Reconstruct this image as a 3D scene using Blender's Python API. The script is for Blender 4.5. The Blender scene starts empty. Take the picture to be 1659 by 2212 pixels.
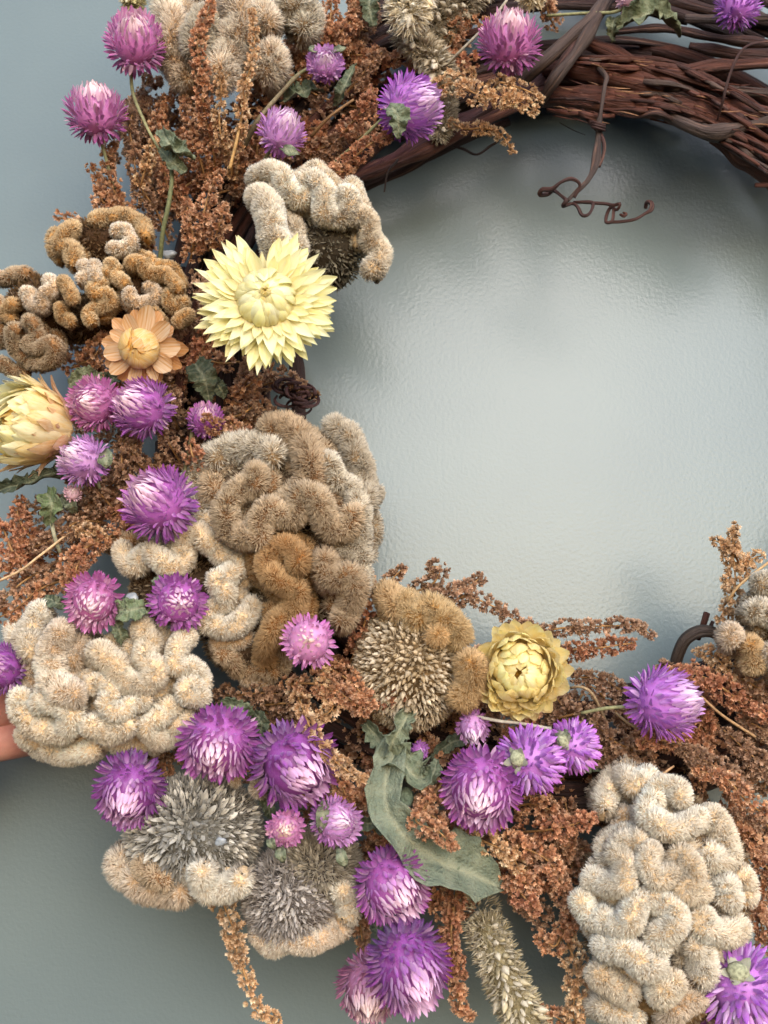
import bpy, math, random
import numpy as np
from mathutils import Vector, Matrix

RS = random.Random(7)
NR = np.random.default_rng(11)
SC = bpy.context.scene
COL = SC.collection

# ------------------------------------------------------------------ camera
W0, H0 = 1659.0, 2212.0                      # survey grid used to note where things stand on the door
CAM = np.array([0.0, -0.46, -0.09])
FWD = -CAM / np.linalg.norm(CAM)
RGT = np.array([1.0, 0.0, 0.0])
UPV = np.cross(RGT, FWD)
FPX = np.linalg.norm(CAM) / 0.0002
cam_d = bpy.data.cameras.new('camera')
cam = bpy.data.objects.new('camera', cam_d)
COL.objects.link(cam)
cam.location = CAM
cam.rotation_euler = Vector(FWD).to_track_quat('-Z', 'Y').to_euler()
cam_d.sensor_fit = 'VERTICAL'
cam_d.angle = 2 * math.atan(H0 / 2 / FPX)
cam_d.clip_start = 0.01
cam_d.clip_end = 50
cam_d.dof.use_dof = True
cam_d.dof.focus_distance = 0.40
cam_d.dof.aperture_fstop = 11
SC.camera = cam

# ------------------------------------------------------------------ light
SUN_EL, SUN_AZ = math.radians(27), math.radians(15)
world = bpy.data.worlds.new('World')
SC.world = world
world.use_nodes = True
wt = world.node_tree
bg = wt.nodes['Background']
sky = wt.nodes.new('ShaderNodeTexSky')
sky.sky_type = 'NISHITA'
sky.sun_disc = False
sky.sun_elevation = SUN_EL
sky.sun_rotation = math.pi - SUN_AZ
sky.dust_density = 1.0
wt.links.new(sky.outputs[0], bg.inputs[0])
bg.inputs[1].default_value = 0.15
sl = bpy.data.lights.new('sun', 'SUN')
sl.energy = 1.15
sl.angle = math.radians(62)
sl.color = (1.0, 0.995, 0.985)
sun = bpy.data.objects.new('sun', sl)
COL.objects.link(sun)
sdir = Vector((math.sin(SUN_AZ) * math.cos(SUN_EL), -math.cos(SUN_AZ) * math.cos(SUN_EL), math.sin(SUN_EL)))
sun.rotation_euler = sdir.to_track_quat('Z', 'Y').to_euler()
SC.view_settings.view_transform = 'Standard'
SC.view_settings.look = 'None'
SC.view_settings.exposure = 1.12
SC.view_settings.gamma = 1.0
SC.cycles.max_bounces = 5
SC.cycles.diffuse_bounces = 3
SC.cycles.glossy_bounces = 2
SC.cycles.transmission_bounces = 2
SC.cycles.use_denoising = True

# ------------------------------------------------------------------ helpers
def P(x, y, h=0.0):
    """a spot noted on the survey grid, h metres in front of the door -> world point"""
    x = np.asarray(x, float); y = np.asarray(y, float); h = np.asarray(h, float)
    d = FWD + ((x - W0 / 2) / FPX)[..., None] * RGT + ((H0 / 2 - y) / FPX)[..., None] * UPV
    t = (-h - CAM[1]) / d[..., 1]
    return CAM + d * t[..., None]

def U(h):
    """metres per grid unit at height h over the door"""
    return 0.0002 * (0.46 - h) / 0.46

def lin(r, g, b):
    f = lambda c: (c / 255 / 12.92) if c / 255 <= 0.04045 else ((c / 255 + 0.055) / 1.055) ** 2.4
    return np.array([f(r), f(g), f(b)])

def nrm(v):
    v = np.asarray(v, float)
    n = np.linalg.norm(v, axis=-1, keepdims=True)
    return v / np.maximum(n, 1e-12)

def sm(a, b, x):
    t = np.clip((x - a) / (b - a), 0, 1)
    return t * t * (3 - 2 * t)

def noise(p, f, seed=0):
    p = np.asarray(p) * f
    s = seed * 1.37
    return (np.sin(p[..., 0] * 1.0 + 1.7 * np.sin(p[..., 1] * 0.9 + s) + s) +
            np.sin(p[..., 1] * 1.1 + 1.5 * np.sin(p[..., 2] * 1.2 + 2 * s) + 2.1 * s) +
            np.sin(p[..., 2] * 0.95 + 1.9 * np.sin(p[..., 0] * 1.3 + .5 * s) + .7 * s)) / 3

def resample(pts, step):
    """Catmull-Rom through pts (any dimension) at an even step measured on the first two columns"""
    p = np.asarray(pts, float)
    if len(p) == 2:
        p = np.array([p[0], (p[0] + p[1]) / 2, p[1]])
    q = np.vstack([2 * p[0] - p[1], p, 2 * p[-1] - p[-2]])
    out = []
    for i in range(1, len(q) - 2):
        n = max(2, int(np.linalg.norm(q[i + 1][:2] - q[i][:2]) / step * 2))
        t = np.linspace(0, 1, n, endpoint=False)[:, None]
        a, b, c, d = q[i - 1], q[i], q[i + 1], q[i + 2]
        out.append(0.5 * ((2 * b) + (-a + c) * t + (2 * a - 5 * b + 4 * c - d) * t * t + (-a + 3 * b - 3 * c + d) * t ** 3))
    out.append(p[-1:])
    o = np.vstack(out)
    L = np.concatenate([[0], np.cumsum(np.linalg.norm(np.diff(o[:, :2], axis=0), axis=1))])
    m = max(3, int(L[-1] / step) + 1)
    s = np.linspace(0, L[-1], m)
    return np.stack([np.interp(s, L, o[:, k]) for k in range(o.shape[1])], 1)

def mk(name, V, F, mat, parent=None, origin=None, col=None, smooth=True, link=True, nor=None):
    """one mesh object from arrays; V in world space, stored relative to origin"""
    V = np.asarray(V, float)
    if origin is None:
        origin = np.zeros(3)
    me = bpy.data.meshes.new(name)
    Fs = F if isinstance(F, list) else [F]
    Fs = [np.asarray(f, np.int32) for f in Fs if len(f)]
    me.vertices.add(len(V))
    me.vertices.foreach_set('co', (V - origin).astype(np.float32).ravel())
    nl = sum(f.size for f in Fs)
    me.loops.add(nl)
    me.loops.foreach_set('vertex_index', np.concatenate([f.ravel() for f in Fs]))
    npg = sum(len(f) for f in Fs)
    me.polygons.add(npg)
    tot = np.concatenate([np.full(len(f), f.shape[1], np.int32) for f in Fs])
    me.polygons.foreach_set('loop_start', np.concatenate([[0], np.cumsum(tot)[:-1]]).astype(np.int32))
    me.polygons.foreach_set('loop_total', tot)
    if smooth:
        me.polygons.foreach_set('use_smooth', np.ones(npg, bool))
    if col is not None:
        a = me.color_attributes.new('Col', 'FLOAT_COLOR', 'POINT')
        c = np.ones((len(V), 4), np.float32)
        c[:, :3] = np.clip(col, 0, 1)
        a.data.foreach_set('color', c.ravel())
    me.update(calc_edges=True)
    if nor is not None:
        a = me.attributes.new('custom_normal', 'FLOAT_VECTOR', 'POINT')
        a.data.foreach_set('vector', np.asarray(nor, np.float32).ravel())
    me.materials.append(mat)
    if not link:
        return me
    o = bpy.data.objects.new(name, me)
    COL.objects.link(o)
    if parent is not None:
        o.parent = parent
    else:
        o.location = origin
    return o

def thing(name, label, cat, loc, group=None):
    o = bpy.data.objects.new(name, None)
    o.empty_display_size = 0.01
    COL.objects.link(o)
    o.location = loc
    o['label'] = label
    o['category'] = cat
    if group:
        o['group'] = group
    return o

def inst(name, me, parent, M, color=None):
    o = bpy.data.objects.new(name, me)
    COL.objects.link(o)
    o.parent = parent
    o.matrix_basis = M
    if color is not None:
        o.color = (float(color[0]), float(color[1]), float(color[2]), 1)
    return o

def frame(z, x, loc, s):
    """matrix with local z along z, local x near x"""
    z = nrm(z); x = nrm(x - np.dot(x, z) * z); y = np.cross(z, x)
    s = np.atleast_1d(s) if np.ndim(s) else np.array([s, s, s])
    M = Matrix.Identity(4)
    for i in range(3):
        M[i][0] = x[i] * s[0]; M[i][1] = y[i] * s[1]; M[i][2] = z[i] * s[2]; M[i][3] = loc[i]
    return M

def frames(pts):
    T = nrm(np.gradient(pts, axis=0))
    n = np.cross(T[0], [0, -1, 0.03])
    if np.linalg.norm(n) < 1e-6:
        n = np.array([1.0, 0, 0])
    A = [nrm(n)]
    for i in range(1, len(T)):
        a = A[-1] - np.dot(A[-1], T[i]) * T[i]
        A.append(nrm(a))
    A = np.array(A)
    return T, A, np.cross(T, A)

def tube(pts, rad, seg=8, lump=0.0, seed=0, freq=60, caps=True):
    pts = np.asarray(pts, float); rad = np.broadcast_to(np.asarray(rad, float), (len(pts),))
    T, A, B = frames(pts)
    ph = np.linspace(0, 2 * np.pi, seg, endpoint=False)
    r = rad[:, None] * np.ones(seg)
    V = pts[:, None, :] + r[..., None] * (np.cos(ph)[None, :, None] * A[:, None, :] + np.sin(ph)[None, :, None] * B[:, None, :])
    if lump:
        gr = np.random.default_rng(int(seed * 100)).uniform(-1, 1, seg)
        tw = np.sin(np.arange(len(pts)) * .11 + seed)[:, None]
        k = 1 + lump * noise(V, freq, seed) + lump * .7 * gr[None, :] * (.6 + .4 * tw)
        V = pts[:, None, :] + (V - pts[:, None, :]) * k[..., None]
    n = len(pts)
    i = np.arange(n - 1)[:, None] * seg; j = np.arange(seg)[None, :]; j2 = (j + 1) % seg
    F = np.stack([i + j, i + j2, i + seg + j2, i + seg + j], -1).reshape(-1, 4)
    V = V.reshape(-1, 3)
    if caps:
        V = np.vstack([V, pts[0], pts[-1]])
        a = len(V) - 2; b = len(V) - 1
        j = np.arange(seg); j2 = (j + 1) % seg
        c1 = np.stack([np.full(seg, a), j2, j], 1)
        c2 = np.stack([np.full(seg, b), (n - 1) * seg + j, (n - 1) * seg + j2], 1)
        return V, [F, np.vstack([c1, c2])]
    return V, [F]

def merge(parts):
    Vs, F4, F3, off = [], [], [], 0
    for V, Fs in parts:
        for f in Fs:
            (F4 if f.shape[1] == 4 else F3).append(f + off)
        Vs.append(V); off += len(V)
    return np.vstack(Vs), [np.vstack(x) for x in (F4, F3) if x]

# ------------------------------------------------------------------ materials
def newmat(name):
    m = bpy.data.materials.new(name)
    m.use_nodes = True
    nt = m.node_tree
    return m, nt, nt.nodes['Principled BSDF']

def N(nt, t, **k):
    n = nt.nodes.new(t)
    for a, b in k.items():
        setattr(n, a, b)
    return n

def mixc(nt, fac, a, b, mode='MIX'):
    n = N(nt, 'ShaderNodeMix', data_type='RGBA', blend_type=mode)
    for sock, v in ((n.inputs[0], fac), (n.inputs[6], a), (n.inputs[7], b)):
        if hasattr(v, 'is_output') and v.is_output:
            nt.links.new(v, sock)
        elif np.ndim(v):
            sock.default_value = (*v[:3], 1)
        else:
            sock.default_value = v
    return n.outputs[2]

def noise_node(nt, scale, detail=3, rough=.55, vec='Object', stretch=None):
    tc = N(nt, 'ShaderNodeTexCoord')
    n = N(nt, 'ShaderNodeTexNoise')
    n.inputs['Scale'].default_value = scale
    n.inputs['Detail'].default_value = detail
    n.inputs['Roughness'].default_value = rough
    if stretch:
        mp = N(nt, 'ShaderNodeMapping')
        mp.inputs['Scale'].default_value = stretch
        nt.links.new(tc.outputs[vec], mp.inputs[0]); nt.links.new(mp.outputs[0], n.inputs[0])
    else:
        nt.links.new(tc.outputs[vec], n.inputs[0])
    return n.outputs[0]

def ramp(nt, v, a, b, ca=0.0, cb=1.0):
    n = N(nt, 'ShaderNodeMapRange')
    n.inputs[1].default_value = a; n.inputs[2].default_value = b
    n.inputs[3].default_value = ca; n.inputs[4].default_value = cb
    nt.links.new(v, n.inputs[0])
    return n.outputs[0]

def bump(nt, bsdf, v, dist, strength=1.0):
    b = N(nt, 'ShaderNodeBump')
    b.inputs['Distance'].default_value = dist
    b.inputs['Strength'].default_value = strength
    nt.links.new(v, b.inputs['Height'])
    nt.links.new(b.outputs[0], bsdf.inputs['Normal'])

def translucent(nt, bsdf, color, amount):
    out = [n for n in nt.nodes if n.type == 'OUTPUT_MATERIAL'][0]
    t = N(nt, 'ShaderNodeBsdfTranslucent')
    nt.links.new(color, t.inputs[0])
    mx = N(nt, 'ShaderNodeMixShader')
    mx.inputs[0].default_value = amount
    nt.links.new(bsdf.outputs[0], mx.inputs[1]); nt.links.new(t.outputs[0], mx.inputs[2])
    nt.links.new(mx.outputs[0], out.inputs[0])

def m_attr(name, rough=.7, spec=.3, tr=0.0, nscale=0, namt=.3):
    m, nt, b = newmat(name)
    a = N(nt, 'ShaderNodeAttribute', attribute_name='Col')
    c = a.outputs[0]
    if nscale:
        v = ramp(nt, noise_node(nt, nscale), .3, .7, 1 - namt, 1 + namt)
        vm = N(nt, 'ShaderNodeVectorMath', operation='SCALE')
        nt.links.new(c, vm.inputs[0]); nt.links.new(v, vm.inputs['Scale'])
        c = vm.outputs[0]
    nt.links.new(c, b.inputs['Base Color'])
    b.inputs['Roughness'].default_value = rough
    b.inputs['Specular IOR Level'].default_value = spec
    if tr:
        translucent(nt, b, c, tr)
    return m

def m_bract(name, rough, spec, tr, base):
    """piece colour (object colour) fading to a pale base; Col.r is the distance along the piece"""
    m, nt, b = newmat(name)
    a = N(nt, 'ShaderNodeAttribute', attribute_name='Col')
    sx = N(nt, 'ShaderNodeSeparateColor'); nt.links.new(a.outputs[0], sx.inputs[0])
    oi = N(nt, 'ShaderNodeObjectInfo')
    pale = mixc(nt, .34, oi.outputs['Color'], base)
    c = mixc(nt, sx.outputs[0], pale, oi.outputs['Color'])
    st = noise_node(nt, 9, 2, .6, 'Object', (6, 6, .7))
    c = mixc(nt, ramp(nt, st, .35, .75, 0, .24), c, base)
    nt.links.new(c, b.inputs['Base Color'])
    b.inputs['Roughness'].default_value = rough
    b.inputs['Specular IOR Level'].default_value = spec
    translucent(nt, b, c, tr)
    return m

M_BRACT = m_bract('globe_bract', .42, .5, .15, lin(236, 205, 226))
def m_petal():
    m, nt, b = newmat('straw_petal')
    a = N(nt, 'ShaderNodeAttribute', attribute_name='Col')
    sx = N(nt, 'ShaderNodeSeparateColor'); nt.links.new(a.outputs[0], sx.inputs[0])
    oi = N(nt, 'ShaderNodeObjectInfo')
    pale = mixc(nt, .45, oi.outputs['Color'], lin(226, 190, 140))
    c = mixc(nt, ramp(nt, sx.outputs[0], .2, .75), pale, oi.outputs['Color'])
    st = noise_node(nt, 1.0, 3, .6, 'Object', (60, 1500, 300))
    c = mixc(nt, ramp(nt, st, .4, .7, 0, .45), c, lin(252, 246, 222))
    c = mixc(nt, ramp(nt, st, .42, .3, 0, .3), c, lin(222, 186, 116))
    nt.links.new(c, b.inputs['Base Color'])
    b.inputs['Roughness'].default_value = .36
    bump(nt, b, st, .0004, .6)
    translucent(nt, b, c, .42)
    return m
M_STRAW = m_petal()
M_HUSK = m_bract('husk', .5, .4, .12, lin(232, 222, 204))
M_FUZZ = m_attr('fuzz', .85, .15, .30)
M_FOLD = m_attr('fold_skin', .95, .05, 0, 900, .3)
M_FLORET = m_attr('floret', .5, .4, .36)
M_STEM = m_attr('stem', .75, .25, 0, 700, .3)
M_BASE = m_attr('seed_head', .9, .1, 0, 900, .5)

def m_leaf():
    m, nt, b = newmat('dried_leaf')
    oi = N(nt, 'ShaderNodeObjectInfo')
    a = N(nt, 'ShaderNodeAttribute', attribute_name='Col')
    sx = N(nt, 'ShaderNodeSeparateColor'); nt.links.new(a.outputs[0], sx.inputs[0])
    n1 = noise_node(nt, 160, 5, .65)
    n2 = noise_node(nt, 700, 3, .6)
    c = mixc(nt, ramp(nt, n1, .35, .7, 0, .55), oi.outputs['Color'], lin(126, 132, 108))
    c = mixc(nt, ramp(nt, n2, .5, .75, 0, .6), c, lin(84, 80, 62))
    c = mixc(nt, ramp(nt, sx.outputs[0], 0, 1, 0, .5), c, lin(170, 168, 140))
    nt.links.new(c, b.inputs['Base Color'])
    b.inputs['Roughness'].default_value = .7
    b.inputs['Specular IOR Level'].default_value = .25
    ad = N(nt, 'ShaderNodeMath', operation='MULTIPLY_ADD'); nt.links.new(n2, ad.inputs[0]); ad.inputs[1].default_value = .45; nt.links.new(n1, ad.inputs[2])
    bump(nt, b, ad.outputs[0], .0022, 1.0)
    return m
M_LEAF = m_leaf()

def m_bark():
    m, nt, b = newmat('vine_bark')
    a = N(nt, 'ShaderNodeAttribute', attribute_name='Col')
    uv = N(nt, 'ShaderNodeAttribute', attribute_name='along')
    nz = N(nt, 'ShaderNodeTexNoise'); nz.inputs['Scale'].default_value = 1.0
    nz.inputs['Detail'].default_value = 5; nz.inputs['Roughness'].default_value = .65
    nt.links.new(uv.outputs['Vector'], nz.inputs[0])
    c = mixc(nt, ramp(nt, nz.outputs[0], .4, .66, 0, .7), a.outputs[0], lin(34, 20, 17))
    c = mixc(nt, ramp(nt, nz.outputs[0], .42, .32, 0, .6), c, lin(140, 100, 80))
    nt.links.new(c, b.inputs['Base Color'])
    b.inputs['Roughness'].default_value = .62
    b.inputs['Specular IOR Level'].default_value = .35
    bump(nt, b, nz.outputs[0], .0026, 1.0)
    return m
M_BARK = m_bark()

# ------------------------------------------------------------------ the door
def make_wall():
    m, nt, b = newmat('door_paint')
    n1 = noise_node(nt, 620, 2, .5)
    n2 = noise_node(nt, 1300, 2, .5)
    n3 = noise_node(nt, 14, 3, .5)
    c = mixc(nt, ramp(nt, n3, .35, .7), lin(110, 121, 121), lin(105, 116, 117))
    nt.links.new(c, b.inputs['Base Color'])
    b.inputs['Roughness'].default_value = .28
    b.inputs['Specular IOR Level'].default_value = .52
    mx = N(nt, 'ShaderNodeMath', operation='MULTIPLY_ADD')
    nt.links.new(n2, mx.inputs[0]); mx.inputs[1].default_value = .3; nt.links.new(n1, mx.inputs[2])
    bump(nt, b, mx.outputs[0], .0003, .5)
    V = np.array([[-1.2, 0, -1.4], [1.2, 0, -1.4], [1.2, 0, 1.4], [-1.2, 0, 1.4],
                  [-1.2, .04, -1.4], [1.2, .04, -1.4], [1.2, .04, 1.4], [-1.2, .04, 1.4]])
    F = np.array([[0, 1, 2, 3], [5, 4, 7, 6], [4, 0, 3, 7], [1, 5, 6, 2], [3, 2, 6, 7], [4, 5, 1, 0]])
    o = mk('wall', V, F, m, smooth=False)
    o['kind'] = 'structure'
    o['label'] = 'pale grey painted door face with fine orange peel texture'
make_wall()

# ------------------------------------------------------------------ grapevine wreath
RC = (1235.0, 845.0)
wreath = thing('grapevine_wreath', 'ring of twisted red-brown grapevine bare at the top right', 'wreath', P(RC[0], RC[1], 0))
WO = np.array(wreath.location)
BK1, BK2, BK3 = lin(94, 52, 38), lin(70, 42, 35), lin(90, 72, 64)

def vine(pts4, color, name='vine', seg=10, lump=.12, step=10, freq=90, parent=None, uvs=1.0):
    """pts4: x, y, h, radius in grid units"""
    q = resample(pts4, step)
    w = P(q[:, 0], q[:, 1], q[:, 2])
    r = q[:, 3] * U(q[:, 2])
    if NR.random() < .5:
        r = r * (1 + .12 * np.sin(np.arange(len(r)) * .35 + NR.random() * 6))
    V, F = tube(w, r, seg, lump, RS.random() * 40, freq)
    n = len(w)
    j = np.clip(noise(V, 120, 3) * .25 + 1, .6, 1.4)
    o = mk(name, V, F, M_BARK, parent or wreath, WO, color[None, :] * j[:, None])
    at = o.data.attributes.new('along', 'FLOAT_VECTOR', 'POINT')
    L = np.concatenate([[0], np.cumsum(np.linalg.norm(np.diff(w, axis=0), axis=1))])
    A = np.zeros((len(V), 3), np.float32)
    ph = np.linspace(0, 2 * np.pi, seg, endpoint=False)
    A[:n * seg, 0] = np.repeat(L * 22 * uvs, seg)
    A[:n * seg, 1] = (np.cos(ph)[None, :] * r[:, None] * 700).ravel()
    A[:n * seg, 2] = (np.sin(ph)[None, :] * r[:, None] * 700).ravel() + RS.random() * 50
    A[-2] = A[0]; A[-1] = A[n * seg - 1]
    at.data.foreach_set('vector', A.ravel())
    return o

def ring_vine(r0, h0, a0, a1, rad, color, wob=22):
    n = int(abs(a1 - a0) / 9) + 3
    a = np.radians(np.linspace(a0, a1, n))
    p1, p2, p3 = RS.random() * 6, RS.random() * 6, RS.random() * 6
    rr = r0 + wob * np.sin(a * 2.3 + p1) + wob * .5 * np.sin(a * 5 + p2)
    hh = h0 + .007 * np.sin(a * 3 + p3)
    q = np.stack([RC[0] + rr * np.cos(a), RC[1] - rr * np.sin(a), np.clip(hh, .008, .06), rad * (1 + .15 * np.sin(a * 7 + p2))], 1)
    vine(q, color)

for k in range(64):
    rad = RS.uniform(8, 19)
    c = [BK1, BK2, BK3][RS.choice([0, 1, 1, 1, 2])] * RS.uniform(.6, 1.0)
    a0 = RS.uniform(95, 330)
    r0 = RS.uniform(685, 900)
    ring_vine(r0, RS.uniform(.012, .036), a0, a0 + RS.uniform(50, 130), rad, c)
for k in range(16):                                   # behind the bare top right
    a0 = RS.uniform(20, 80)
    ring_vine(RS.uniform(655, 740), RS.uniform(.012, .03), a0, a0 + RS.uniform(50, 80), RS.uniform(10, 17), [BK1, BK2][RS.randint(0, 1)] * RS.uniform(.55, 1), 8)
for k in range(13):
    a0 = RS.uniform(40, 80)
    ring_vine(RS.uniform(825, 940), RS.uniform(.012, .03), a0, a0 + RS.uniform(50, 80), RS.uniform(8, 14), BK2 * RS.uniform(.5, .9), 12)

TOPV = [
 ([(1262, 90, .045, 15), (1320, 112, .05, 19), (1373, 138, .052, 17), (1456, 160, .052, 19), (1523, 145, .05, 16), (1600, 140, .048, 12), (1720, 132, .045, 14)], BK1),
 ([(1180, 150, .038, 16), (1216, 150, .044, 22), (1306, 164, .048, 25), (1406, 186, .05, 22), (1432, 196, .05, 12)], BK1 * 1.1),
 ([(1425, 186, .05, 13), (1480, 188, .05, 11), (1540, 188, .046, 12), (1600, 197, .046, 11), (1720, 205, .045, 13)], BK3 * .9),
 ([(1130, 215, .034, 16), (1200, 208, .042, 24), (1273, 213, .046, 27), (1406, 226, .048, 26), (1506, 250, .048, 26), (1600, 290, .046, 25), (1720, 370, .044, 24)], BK1 * 1.05),
 ([(1440, 250, .05, 11), (1480, 268, .054, 17), (1536, 287, .054, 18), (1600, 276, .052, 16), (1720, 250, .05, 15)], BK3),
 ([(1500, 225, .044, 14), (1560, 232, .046, 20), (1620, 240, .046, 20), (1720, 262, .044, 18)], BK1 * 1.15),
 ([(1540, 295, .04, 16), (1600, 325, .042, 26), (1650, 362, .042, 28), (1720, 430, .04, 28)], BK1 * .8),
 ([(1130, 175, .046, 13), (1180, 128, .054, 13), (1265, 50, .054, 13), (1330, -20, .05, 13)], BK3 * 1.05),
 ([(1165, 225, .046, 14), (1200, 172, .054, 14), (1250, 105, .056, 14), (1300, 25, .054, 13), (1330, -30, .05, 12)], BK3 * .85),
 ([(1180, 185, .05, 8), (1225, 120, .055, 8), (1260, 68, .052, 8)], BK2),
 ([(1490, 98, .04, 9), (1560, 112, .044, 13), (1620, 122, .044, 15), (1720, 126, .04, 15)], BK2 * 1.1),
 ([(1330, 68, .036, 8), (1440, 62, .04, 9), (1560, 84, .042, 12), (1720, 100, .04, 12)], BK2 * .9),
 ([(1300, 8, .03, 12), (1420, -2, .034, 14), (1560, 30, .036, 14), (1720, 60, .034, 13)], BK2 * .8),
 ([(1480, 40, .04, 9), (1560, 42, .044, 11), (1640, 38, .044, 10), (1720, 40, .042, 12)], BK3 * .8),
 ([(700, 430, .03, 14), (760, 392, .036, 14), (900, 336, .04, 14), (1000, 283, .042, 14), (1100, 235, .042, 14), (1200, 195, .04, 14)], BK1 * .9),
 ([(720, 420, .026, 16), (800, 378, .03, 18), (930, 300, .034, 18), (1060, 230, .034, 18), (1180, 170, .034, 18)], lin(86, 50, 52)),
 ([(760, 415, .02, 9), (860, 375, .022, 10), (960, 320, .024, 10), (1100, 262, .026, 9)], BK2 * .7),
 ([(600, 700, .02, 16), (640, 780, .026, 16), (645, 860, .026, 16), (640, 950, .02, 16)], BK2 * .6),
 ([(1180, 238, .03, 7), (1240, 222, .036, 9), (1285, 245, .04, 11), (1296, 280, .043, 8)], BK2),
]
for q, c in TOPV:
    vine(q, c, seg=18, lump=.26, step=6, freq=190)
for k in range(46):                                   # thin strands packed over the bare arc
    x0 = RS.uniform(1180, 1560); L = RS.uniform(110, 300); off = RS.uniform(-95, 45)
    arc = lambda x: 215 + off + max(0, x - 1420) ** 1.35 * .07 - max(0, 1300 - x) * .12
    q = [(x0 + L * f, arc(x0 + L * f) + RS.uniform(-5, 5), RS.uniform(.05, .056), RS.uniform(3, 7.5)) for f in (0, .25, .5, .75, 1)]
    q[0] = q[0][:2] + (.046, 2); q[-1] = q[-1][:2] + (.046, 2)
    vine(q, [BK1, BK1 * 1.2, BK2, BK3][RS.randrange(4)] * RS.uniform(.7, 1.2), seg=8, lump=.3, step=7, freq=220)
# peeling bark slivers and wiry shoots
for k in range(70):
    x = RS.uniform(1190, 1650); y = 130 + RS.uniform(0, 130) + max(0, (x - 1480)) * .35
    L = RS.uniform(20, 70); s = RS.uniform(-.05, .35)
    c = lin(176, 128, 92) if RS.random() < .4 else BK1 * 1.2
    vine([(x, y, .05, .8), (x + L * .5, y + L * s * .4 + RS.uniform(-3, 3), .057, 1.8), (x + L, y + L * s, .056, .5)], c, 'bark_strip', 4, 0, 10)
TD = lambda L: [(1106 + a / 3, b / 3, .062 if len(t) == 0 else t[0], (t[1] if len(t) > 1 else 5) * .8) for a, b, *t in L]
vine(TD([(560, 440, .053, 9), (610, 500, .056, 9), (600, 560, .058, 6), (580, 700, .058, 6), (565, 800, .057, 8), (560, 880, .057, 9), (550, 980, .058, 12), (535, 1080, .059, 11), (490, 1170, .06, 7), (420, 1240, .06, 6), (360, 1300, .06, 6)]), BK3 * .7, 'tendril', 10, .1, 4)
vine(TD([(450, 720, .048, 8), (510, 790, .054, 9), (560, 850, .056, 8), (596, 930, .058, 6), (590, 1010, .058, 5), (560, 1080, .058, 6)]), BK2, 'tendril', 8, .1, 4)
for dy in (0, 16, 34):
    t = np.linspace(0, 2 * np.pi, 12)
    q = [(1106 + (560 + 42 * math.cos(a)) / 3, (800 + dy + 12 * math.cos(a)) / 3, .057 + .003 * math.sin(a), 3.4) for a in t]
    vine(q, BK2 * 1.1, 'tendril', 6, 0, 3)
vine(TD([(400, 1280, .06, 5), (440, 1200, .062, 5), (390, 1160, .064, 5), (320, 1180, .064, 5), (260, 1225, .062, 6), (195, 1230, .06, 7), (180, 1262, .058, 7), (230, 1258, .056, 6), (270, 1235, .058, 5), (320, 1270, .06, 5),
         (350, 1300, .062, 6), (330, 1335, .06, 5), (390, 1320, .058, 5), (425, 1340, .06, 5), (455, 1395, .062, 5), (500, 1385, .062, 5), (525, 1320, .06, 5), (470, 1310, .058, 5), (400, 1312, .056, 5)]), BK2 * 1.15, 'tendril', 8, .08, 3)
vine(TD([(520, 1315, .06, 5), (600, 1320, .06, 5), (660, 1330, .062, 5), (700, 1320, .064, 4.5), (680, 1360, .062, 4.5), (640, 1345, .058, 5), (615, 1390, .058, 5), (610, 1440, .06, 5), (650, 1430, .062, 5), (660, 1340, .06, 4.5)]), BK2 * 1.15, 'tendril', 8, .08, 3)
vine(TD([(630, 1440, .06, 4.5), (720, 1435, .061, 4.5), (800, 1420, .062, 4.5), (860, 1385, .062, 4.5), (900, 1360, .062, 7), (905, 1320, .062, 7), (875, 1310, .06, 6), (865, 1350, .058, 5)]), BK2 * 1.2, 'tendril', 8, .08, 3)
vine(TD([(700, 1390, .06, 3), (725, 1400, .061, 5), (742, 1385, .061, 4), (720, 1378, .06, 3)]), BK1, 'tendril', 6, .08, 3)
vine(TD([(1330, 780, .054, 3), (1370, 640, .06, 4), (1400, 520, .062, 4), (1460, 370, .064, 4), (1540, 290, .062, 3.5), (1700, 265, .05, 3)]), BK2, 'tendril', 6, .08, 6)
vine(TD([(1325, 905, .04, 2), (1420, 955, .036, 4), (1500, 1010, .034, 3), (1565, 1055, .032, 1)]), BK2 * .5, 'tendril', 5, .1, 5)
vine(TD([(1575, 1200, .05, 7), (1700, 1200, .05, 7)]), BK1, 'tendril', 8, .1, 5)
vine(TD([(310, 795, .03, 1), (390, 840, .03, 1.4), (475, 875, .03, .8)]), BK2 * .6, 'tendril', 4, 0, 5)
vine([(960, 310, .03, 2), (1000, 322, .028, 3), (1030, 334, .028, 3), (1060, 315, .028, 3), (1078, 305, .03, 2)], BK2 * .5, 'tendril', 5, .1, 5)
vine([(860, 345, .045, 3), (838, 372, .047, 3), (830, 415, .046, 2)], BK3 * .7, 'tendril', 5, .1, 5)
vine([(745, 400, .03, 4), (790, 395, .034, 3), (830, 350, .036, 3)], BK2, 'tendril', 5, .1, 5)
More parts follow.
